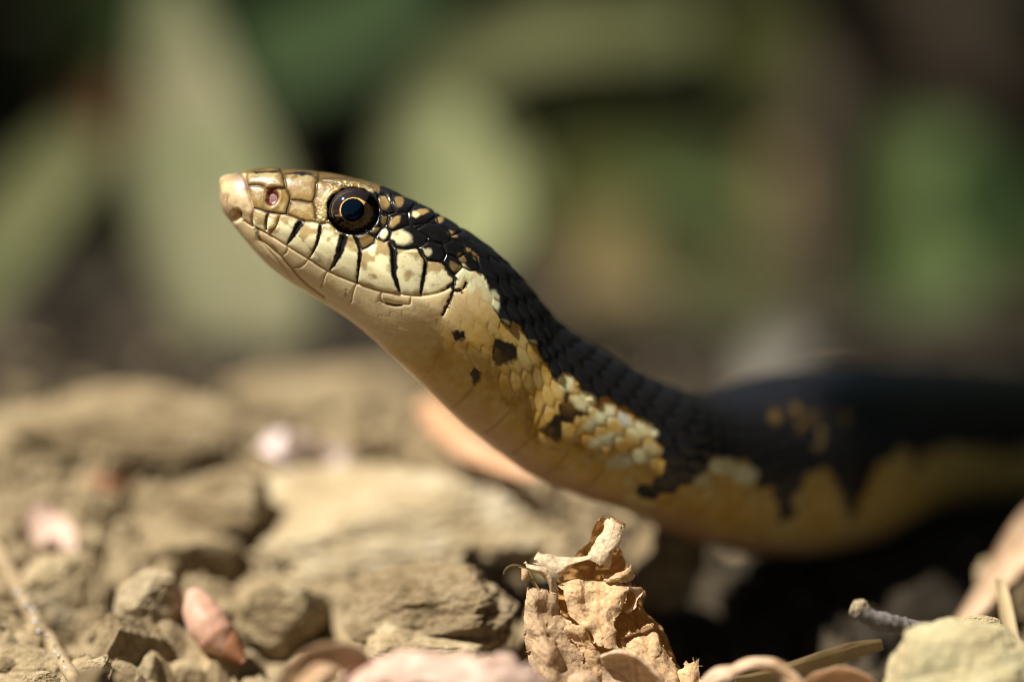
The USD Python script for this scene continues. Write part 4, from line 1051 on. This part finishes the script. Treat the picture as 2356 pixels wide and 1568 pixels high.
piece('curled_rim', [[(1310, 712, .8), (1385, 738, .4), (1447, 756, .5), (1443, 820, .7), (1405, 868, .6), (1395, 920, .6), (1350, 952, .6), (1306, 974, .8)], [(1312, 735, 1.4), (1365, 755, 1.2), (1405, 775, 1.1), (1412, 825, 1.2), (1388, 872, 1), (1375, 905, 1), (1335, 940, 1), (1298, 968, 1)], [(1305, 765, 2), (1340, 775, 1.9), (1372, 800, 1.8), (1382, 840, 1.7), (1368, 880, 1.5), (1350, 905, 1.4), (1320, 935, 1.2), (1290, 960, 1.1)]], LP * 0.97, 'frilled right rim', crumple=0.00012, seed=16, n=(30, 110))
piece('blade', [[(1110, 690, 1.2), (1205, 632, .6), (1290, 602, .4), (1345, 545, .4)], [(1140, 702, .8), (1230, 680, 0), (1300, 650, .2), (1358, 600, .6)], [(1160, 710, 1.2), (1240, 702, .6), (1318, 705, .8), (1368, 650, 1.2)]], LT * 1.02, crumple=0.00016, seed=18, n=(40, 60))
piece('blade', [[(1258, 1190, 1), (1340, 1130, .8), (1440, 1092, 1), (1545, 1068, 1.5)], [(1300, 1215, 1.8), (1400, 1185, 1.9), (1490, 1150, 2), (1548, 1130, 2.6)], [(1262, 1215, .3), (1400, 1240, .2), (1510, 1180, .5), (1590, 1195, 1.6)], [(1270, 1300, -1), (1420, 1330, -1), (1560, 1330, -.5), (1660, 1320, 1)], [(1320, 1400, -1.5), (1480, 1430, -1.6), (1620, 1450, -1.2), (1755, 1450, .5)], [(1400, 1620, -2), (1560, 1620, -2.4), (1720, 1620, -2), (1860, 1620, 0)]], LT, 'lower right lobe', seed=20, n=(110, 80))
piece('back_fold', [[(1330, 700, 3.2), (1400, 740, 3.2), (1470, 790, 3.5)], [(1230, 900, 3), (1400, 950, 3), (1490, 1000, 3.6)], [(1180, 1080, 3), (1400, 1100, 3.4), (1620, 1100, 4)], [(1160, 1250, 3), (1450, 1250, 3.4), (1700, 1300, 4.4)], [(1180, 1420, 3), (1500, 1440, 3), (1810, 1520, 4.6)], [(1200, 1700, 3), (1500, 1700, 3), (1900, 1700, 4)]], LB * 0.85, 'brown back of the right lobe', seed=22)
piece('back_fold', [[(700, 760, 2.2), (760, 780, 2.4), (840, 800, 2.6)], [(700, 1000, 2), (860, 1050, 2), (1000, 1100, 2.2)], [(680, 1250, 2), (900, 1260, 2), (1180, 1260, 2.4)], [(600, 1700, 1), (900, 1700, 1.2), (1300, 1700, 1.4)]], LB * 0.9, 'brown backing sheet added behind the middle of the leaf', seed=24)  # added backing, keeps light from showing through
piece('blade', [[(1075, 1335, -4), (1180, 1288, -4.6), (1320, 1298, -5), (1450, 1368, -5), (1560, 1450, -5), (1650, 1550, -5)], [(1085, 1370, -4.5), (1200, 1330, -5.4), (1330, 1342, -5.8), (1445, 1410, -5.8), (1545, 1495, -5.8), (1625, 1600, -5.8)], [(1095, 1440, -3.4), (1220, 1410, -3.8), (1340, 1430, -4), (1440, 1490, -4), (1530, 1580, -4), (1590, 1680, -4)], [(1100, 1700, -3), (1220, 1690, -3.4), (1340, 1690, -3.6), (1440, 1700, -3.6), (1520, 1750, -3.6), (1560, 1800, -3.6)]], LK, 'smooth curled front lobe', crumple=0.00010, seed=26, n=(70, 90), rim=0.6, edge=0.015)
piece('blade', [[(835, 1040, -.6), (900, 1078, -1.2), (960, 1110, -1.4), (1015, 1200, -1)], [(770, 1130, -.8), (860, 1130, -1.8), (940, 1170, -2), (1045, 1270, -1.4)], [(860, 1230, -1), (915, 1240, -2), (970, 1260, -2), (1035, 1292, -1.4)], [(885, 1345, -1), (930, 1330, -1.6), (980, 1330, -1.6), (1035, 1345, -1)]], LT * 0.98, crumple=0.0003, seed=28)
piece('blade', [[(955, 1285, -2), (1010, 1290, -2.4), (1065, 1310, -2)], [(970, 1400, -2), (1060, 1390, -2.6), (1152, 1450, -1.6)], [(1000, 1480, -2), (1060, 1500, -2.6), (1120, 1470, -2)], [(1040, 1640, -2), (1080, 1640, -2.4), (1120, 1640, -2)]], LT * 0.92, crumple=0.0003, seed=30, n=(50, 40))
piece('blade', [[(820, 1530, -6), (900, 1490, -6.6), (1000, 1500, -6.6), (1070, 1560, -6)], [(800, 1600, -6.5), (900, 1580, -7), (1000, 1590, -7), (1090, 1640, -6.5)], [(800, 1720, -6), (900, 1720, -6.4), (1000, 1720, -6.4), (1100, 1720, -6)]], LK, crumple=0.0002, seed=32, n=(50, 50))
piece('blade', [[(1755, 1462, 0), (1830, 1400, -.4), (1900, 1368, -.4), (1948, 1352, 0)], [(1745, 1560, -.6), (1820, 1520, -1.4), (1890, 1480, -1.4), (1950, 1470, -.6)], [(1740, 1700, -1), (1820, 1700, -2), (1890, 1700, -2), (1950, 1700, -1)]], LT * 1.02, 'pointed right tip', crumple=0.00025, seed=34, n=(50, 50))
# ------------------------------------------------------------------ plants behind, all out of focus
def plant(name, label, cat, leaves, stems=(), group=None):
    t = thing(name, label, cat)
    for mat, line, hw, kw in leaves:
        v, f = ribbon([(a_, b_, c_ * 1.15) for a_, b_, c_ in line], hw, **kw)
        obj('leaf', (v, f), mat, t)
    for mat, line, hw, kw in leaves if not stems else []:
        ends = sorted([line[0], line[-1]], key=lambda e_: e_[1])
        a_ = at(ends[1][0], ends[1][1], ends[1][2] * 1.15)
        b_ = np.array([a_[0] + 0.012, a_[1] + 0.006, min(float(ground_z(a_[0] + 0.012, a_[1] + 0.006)), a_[2] - 0.004) - 0.003])
        obj('stem', tube(np.array([a_, (a_ * 0.6 + b_ * 0.4) + [0.002, 0, 0], b_]), [0.0010, 0.0014], 8, 24), M_stem, t)
    for line, r in stems:
        obj('stem', tube(at(*(np.asarray(line, float) * [1, 1, 1.15]).T), r), M_stem, t)
    return t


plant('broad_leaf_plant', 'tall pale khaki leaf hanging behind the snout of the snake', 'plant',
      [(M_khaki, [(390, -60, .24), (415, 120, .235), (450, 330, .225), (500, 560, .205), (590, 830, .19)], [40, 105, 165, 175, 125], dict(roll=[5, -10, -20], cup=0.35, wave=0.25, seed=41))],
      [([(600, 840, .19), (640, 900, .19), (650, 980, .19)], [.002, .002])])
plant('grass_blade', 'broad pale blade slanting in at the left edge', 'blade', [(M_grey_leaf, [(-180, 790, .20), (-60, 640, .205), (70, 470, .215), (200, 300, .225)], [85, 95, 90, 55], dict(roll=-25, cup=0.4, seed=42))])
plant('leaf_sprig', 'olive leaf with a rusty base at the top left', 'sprig', [(M_green, [(250, -80, .33), (215, 60, .33), (190, 230, .33)], [110, 120, 60], dict(roll=-20, cup=0.3, seed=43)), (M_rust, [(230, 200, .32), (215, 270, .32), (200, 330, .32)], [70, 75, 50], dict(roll=-15, cup=0.3, seed=44))])
plant('leaf_sprig', 'dark green leaf at the top behind the head', 'sprig', [(M_deep, [(560, 180, .36), (700, 90, .36), (860, 20, .36), (1000, -70, .36)], [90, 130, 120, 60], dict(roll=-25, cup=0.3, seed=45))])
plant('broad_leaf_plant', 'arching grey green leaf over a bright light green one above the head', 'plant',
      [(M_grey_leaf, [(960, 330, .27), (1010, 220, .275), (1110, 130, .28), (1270, 85, .28), (1430, 75, .285), (1600, 60, .29)], [60, 72, 68, 66, 66, 50], dict(roll=[0, -25, -45, -50], cup=0.4, seed=46)),
       (M_light, [(1010, 230, .24), (1000, 330, .235), (1010, 450, .23), (1060, 620, .22)], [60, 145, 165, 105], dict(roll=[-10, -25, -20], cup=0.5, seed=47)),
       (M_grey_leaf, [(1120, 300, .255), (1165, 380, .25), (1195, 470, .245), (1215, 600, .24)], [35, 55, 55, 30], dict(roll=15, cup=0.3, seed=48))],
      [([(1060, 610, .22), (1110, 720, .22), (1150, 830, .22)], [.0016, .002])])
plant('broad_leaf_plant', 'dull olive leaves in the middle behind the neck', 'plant',
      [(M_olive, [(1250, 400, .40), (1400, 440, .40), (1580, 480, .40), (1760, 510, .40)], [90, 150, 160, 90], dict(roll=-15, cup=0.4, seed=49)),
       (M_green, [(1460, 400, .37), (1580, 440, .37), (1720, 440, .37)], [60, 80, 50], dict(roll=-5, cup=0.4, seed=50))])
plant('broad_leaf_plant', 'rounded tan and olive leaf low behind the dip of the neck', 'plant',
      [(M_dun, [(1330, 560, .33), (1450, 660, .33), (1530, 780, .33), (1600, 900, .33)], [90, 190, 190, 90], dict(roll=-20, cup=0.5, seed=51)), (M_grey_leaf, [(1480, 520, .27), (1620, 600, .27), (1720, 720, .27), (1760, 850, .27)], [60, 115, 110, 50], dict(roll=10, cup=0.5, seed=52))])
plant('broad_leaf_plant', 'bright mid green oval leaf at the right', 'plant',
      [(M_green, [(2130, 290, .33), (2110, 430, .325), (2080, 590, .32), (2060, 810, .31)], [90, 165, 160, 80], dict(roll=[-10, -25, -15], cup=0.6, seed=53)), (M_deep, [(2200, 360, .29), (2280, 470, .29), (2350, 620, .29)], [70, 110, 60], dict(roll=-10, cup=0.4, seed=54))],
      [([(2060, 800, .25), (2060, 900, .25), (2080, 960, .25)], [.0016, .002])])
plant('leaf_sprig', 'yellow green leaf at the right edge beside the oval leaf', 'sprig', [(M_olive, [(2300, 420, .33), (2340, 540, .33), (2400, 680, .33)], [60, 90, 60], dict(roll=-10, cup=0.4, seed=55))])
plant('leaf_sprig', 'dim brown and olive leaves high at the right behind the dead stem', 'sprig',
      [(M_umber, [(1980, -60, .50), (2100, 80, .50), (2180, 260, .50), (2230, 420, .50)], [90, 150, 150, 70], dict(roll=-25, cup=0.4, seed=56)),
       (M_olive, [(1650, 40, .46), (1760, 130, .46), (1850, 260, .46)], [90, 130, 80], dict(roll=-25, cup=0.4, seed=57))])
plant('leaf_sprig', 'dim olive brown leaf in the gap left of the green oval leaf', 'sprig',
      [(M_dun, [(1740, 380, .42), (1830, 520, .42), (1880, 700, .42), (1880, 860, .42)], [70, 110, 120, 70], dict(roll=-25, cup=0.4, seed=58))])
t = thing('dead_stem', 'grey brown upright dead stem at the top right', 'stem')
obj('stalk', tube(at(np.array([1915, 1905, 1890, 1880.]), np.array([-200, 100, 400, 900.]), np.array([.42, .42, .42, .42])), [.0072, .0075, .0078, .008], 16, 60, 0.15, 7), M_umber, t)
leaf_thing('fallen_leaf', 'grey brown leaf leaning just above the back of the snake', 'leaf', leaf_material('ash_leaf', (0.13, 0.115, 0.09), (0.09, 0.08, 0.06), 0.2, 0.7, scale=40.0), [(1690, 930, .17), (1740, 860, .175), (1800, 790, .18), (1870, 760, .185)], [30, 55, 60, 30], roll=-20, cup=0.5)
leaf_thing('fallen_leaf', 'purplish brown dead leaf lying at the left behind the ridge', 'leaf', M_umber, [(-120, 800, None), (60, 785, None), (230, 785, None), (420, 810, None)], [40, 55, 55, 30], roll=-40, cup=0.4, wave=0.3)
leaf_thing('fallen_leaf', 'brown dead leaf lying at the right edge behind the snake', 'leaf', M_umber, [(2180, 830, None), (2290, 800, None), (2420, 785, None)], [40, 60, 50], roll=-35, cup=0.4, wave=0.3)


def leaf_cloud(n, place, size, seed, colors, lit=None):
    r = np.random.default_rng(seed)
    u = np.linspace(0, 1, 5); w = np.linspace(-1, 1, 3)
    hw = np.array([0.05, 0.30, 0.38, 0.26, 0.02])
    Vs, Fs, Cs = [], [], []
    f0 = tris(grid_faces(5, 3))
    for k in range(n):
        L = r.uniform(*size)
        p = np.stack(np.broadcast_arrays(u[:, None] * L, hw[:, None] * w * L * 0.5, -0.25 * L * u[:, None] ** 2 + 0.12 * L * np.abs(w) * hw[:, None]), -1).reshape(-1, 3)
        a, b, c = r.uniform(0, 2 * np.pi), r.normal(-0.1, 0.5), r.normal(0, 0.5)
        Rm = trimesh.transformations.euler_matrix(c, b, a, 'sxyz')[:3, :3]
        q = p @ Rm.T + place(r)
        if lit is not None:
            d = q[:, None] - lit[None, :, :3]
            miss = np.linalg.norm(d - (d @ SUN)[..., None] * SUN, axis=2)
            if np.any((miss < lit[:, 3] + 0.004) & (d @ SUN > 0)):
                continue
        Vs.append(q); Fs.append(f0 + 15 * len(Fs))
        Cs.append(np.tile(np.array(colors[r.integers(len(colors))]) * r.uniform(0.7, 1.3), (15, 1)))
    return np.vstack(Vs), np.vstack(Fs), np.vstack(Cs)


cloud_m = attr_leaf_material('undergrowth_leaf', 0.3, 0.55, scale=200.0)
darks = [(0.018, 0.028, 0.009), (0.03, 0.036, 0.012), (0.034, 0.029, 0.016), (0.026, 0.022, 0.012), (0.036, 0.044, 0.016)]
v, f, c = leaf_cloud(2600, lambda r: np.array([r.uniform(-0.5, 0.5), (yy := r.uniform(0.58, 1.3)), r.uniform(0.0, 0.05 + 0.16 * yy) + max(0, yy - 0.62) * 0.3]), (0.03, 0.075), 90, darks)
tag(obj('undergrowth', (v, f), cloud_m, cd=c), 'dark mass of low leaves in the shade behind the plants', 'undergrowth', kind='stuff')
#ADDED CANOPY
# unseen foliage added overhead to shade chosen spots and cut sky light
lit = []
for px_ in range(-100, 1560, 110):
    for py_ in (840, 900, 960, 1030, 1110, 1200, 1290, 1380, 1470, 1560):
        if px_ < 1250 or py_ > 1240:
            q_ = at(px_, py_, hit(px_, py_)); lit.append((*q_, 0.010))
for px_ in (760, 860, 960, 1060, 1160, 1250):
    lit.append((*at(px_, 1535, -0.022), 0.008))
for px_, py_, d_ in ((1560, 925, .033), (1620, 935, .037), (1690, 935, .042), (1750, 925, .047), (1820, 930, .05)):
    lit.append((*at(px_, py_, d_), 0.006))
for px_ in range(1150, 2350, 110):
    lit.append((*at(px_, 1540, -0.005), 0.007))
for k_i in range(0, len(ST)):
    if ST[k_i, 0] < 1600:
        lit.append((*at((ST[k_i, 0] + ST[k_i, 2]) / 2, (ST[k_i, 1] + ST[k_i, 3]) / 2, ST[k_i, 5] * 1e-3), 0.0145))
for px_, py_, d_, r_ in ((430, 250, .23, .026), (400, 60, .24, .022), (410, 140, .235, .024), (480, 480, .21, .03), (540, 700, .2, .03), (100, 430, .21, .02), (0, 560, .205, .02), (1000, 380, .235, .028), (1030, 520, .23, .02), (1500, 760, .33, .042), (1450, 660, .33, .035), (2090, 620, .32, .036),
                         (1300, 100, .28, .022), (1500, 350, .40, .03), (1620, 380, .37, .025), (1980, 100, .5, .03), (2150, 250, .5, .03), (1830, 560, .42, .025), (1890, 200, .42, .02), (1350, 300, .40, .02), (2340, 540, .33, .015),  (1120, 140, .28, .022), (1010, 240, .275, .02), (1450, 70, .285, .02), (2080, 450, .325, .036), (2090, 740, .315, .034), (1530, 1290, .040, .010), (640, 330, .22, .02), (1180, 430, .245, .02), (1650, 640, .27, .014), (1780, 810, .18, .010), (2190, 1480, -.013, .012), (2300, 1450, 0, .01), (2320, 1240, .03, .008), (1900, 1540, -.01, .012), (700, 90, .36, .025), (860, 20, .36, .02), (200, 100, .33, .025), (215, 270, .32, .012), (590, 150, .36, .02)):
    lit.append((*at(px_, py_, d_ * (1.15 if d_ >= 0.2 else 1)), r_))
lit = np.array(lit)


def over_place(r):
    while True:
        p = np.array([r.uniform(-1.1, 0.9), r.uniform(-0.9, 1.1), r.uniform(0.26, 0.75)])
        d = p - lit[:, :3]
        miss = np.linalg.norm(d - (d @ SUN)[:, None] * SUN, axis=1)
        if np.any(miss < lit[:, 3]):
            continue
        c = p - EYE; L = c @ FWD
        v_ = p - np.array([0.01, 0.02, 0.04])
        if v_ @ np.array([0.12, 0.5, 0.85]) > 0.90 * np.linalg.norm(v_):
            continue
        if L > 0 and abs(c @ RIGHT) < 0.30 * L + 0.1 and c @ UPV < 0.22 * L + 0.10:
            continue
        return p


shade = [(*at(a_, b_, d_), 0) for a_, b_, d_ in [(px_, py_, dd_) for px_ in (1760, 1880, 2000, 2150, 2300) for py_, dd_ in ((900, .07), (1050, .052), (1180, .045), (1330, .035), (1420, .025))]
         + [(1620, 1380, .03), (1680, 1320, .035), (2100, 1300, .03), (1750, 1450, .01), (1900, 1450, .012)]]


def shade_place(r):
    while True:
        p = np.array(shade[r.integers(len(shade))][:3]) + SUN * r.uniform(0.30, 0.75) + r.normal(0, 0.012, 3)
        d = p - lit[:, :3]
        if np.any(np.linalg.norm(d - (d @ SUN)[:, None] * SUN, axis=1) < lit[:, 3]):
            continue
        return p


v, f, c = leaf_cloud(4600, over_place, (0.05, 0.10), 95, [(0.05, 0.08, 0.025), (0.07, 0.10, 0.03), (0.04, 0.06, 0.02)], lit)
v2, f2, c2 = leaf_cloud(1500, shade_place, (0.03, 0.06), 97, [(0.05, 0.08, 0.025), (0.07, 0.10, 0.03)], lit)
v, f, c = np.vstack([v, v2]), np.vstack([f, f2 + len(v)]), np.vstack([c, c2])
tag(obj('overhanging_foliage', (v, f), cloud_m, cd=c), 'unseen leaves added overhead to shade chosen spots and cut sky light', 'foliage', kind='stuff')

# unseen shrubs added all round to hold back sky light and its reflections
def ring_place(r):
    while True:
        a = r.uniform(0, 2 * np.pi); d = r.uniform(1.0, 1.9)
        p = np.array([math.cos(a) * d, math.sin(a) * d - 0.1, r.uniform(0.0, 1.9 if math.sin(a) < -0.35 else 0.8)])
        if p[1] > 0.35 and abs(p[0]) < 0.8:
            continue
        m = p - lit[:, :3]
        if np.any(np.linalg.norm(m - (m @ SUN)[:, None] * SUN, axis=1) < lit[:, 3]):
            continue
        return p


v, f, c = leaf_cloud(8000, ring_place, (0.08, 0.17), 96, [(0.05, 0.08, 0.025), (0.07, 0.10, 0.03), (0.05, 0.05, 0.025)], lit)
tag(obj('surrounding_shrubs', (v, f), cloud_m, cd=c), 'unseen leafy shrubs added all round to hold back sky light', 'shrubs', kind='stuff')
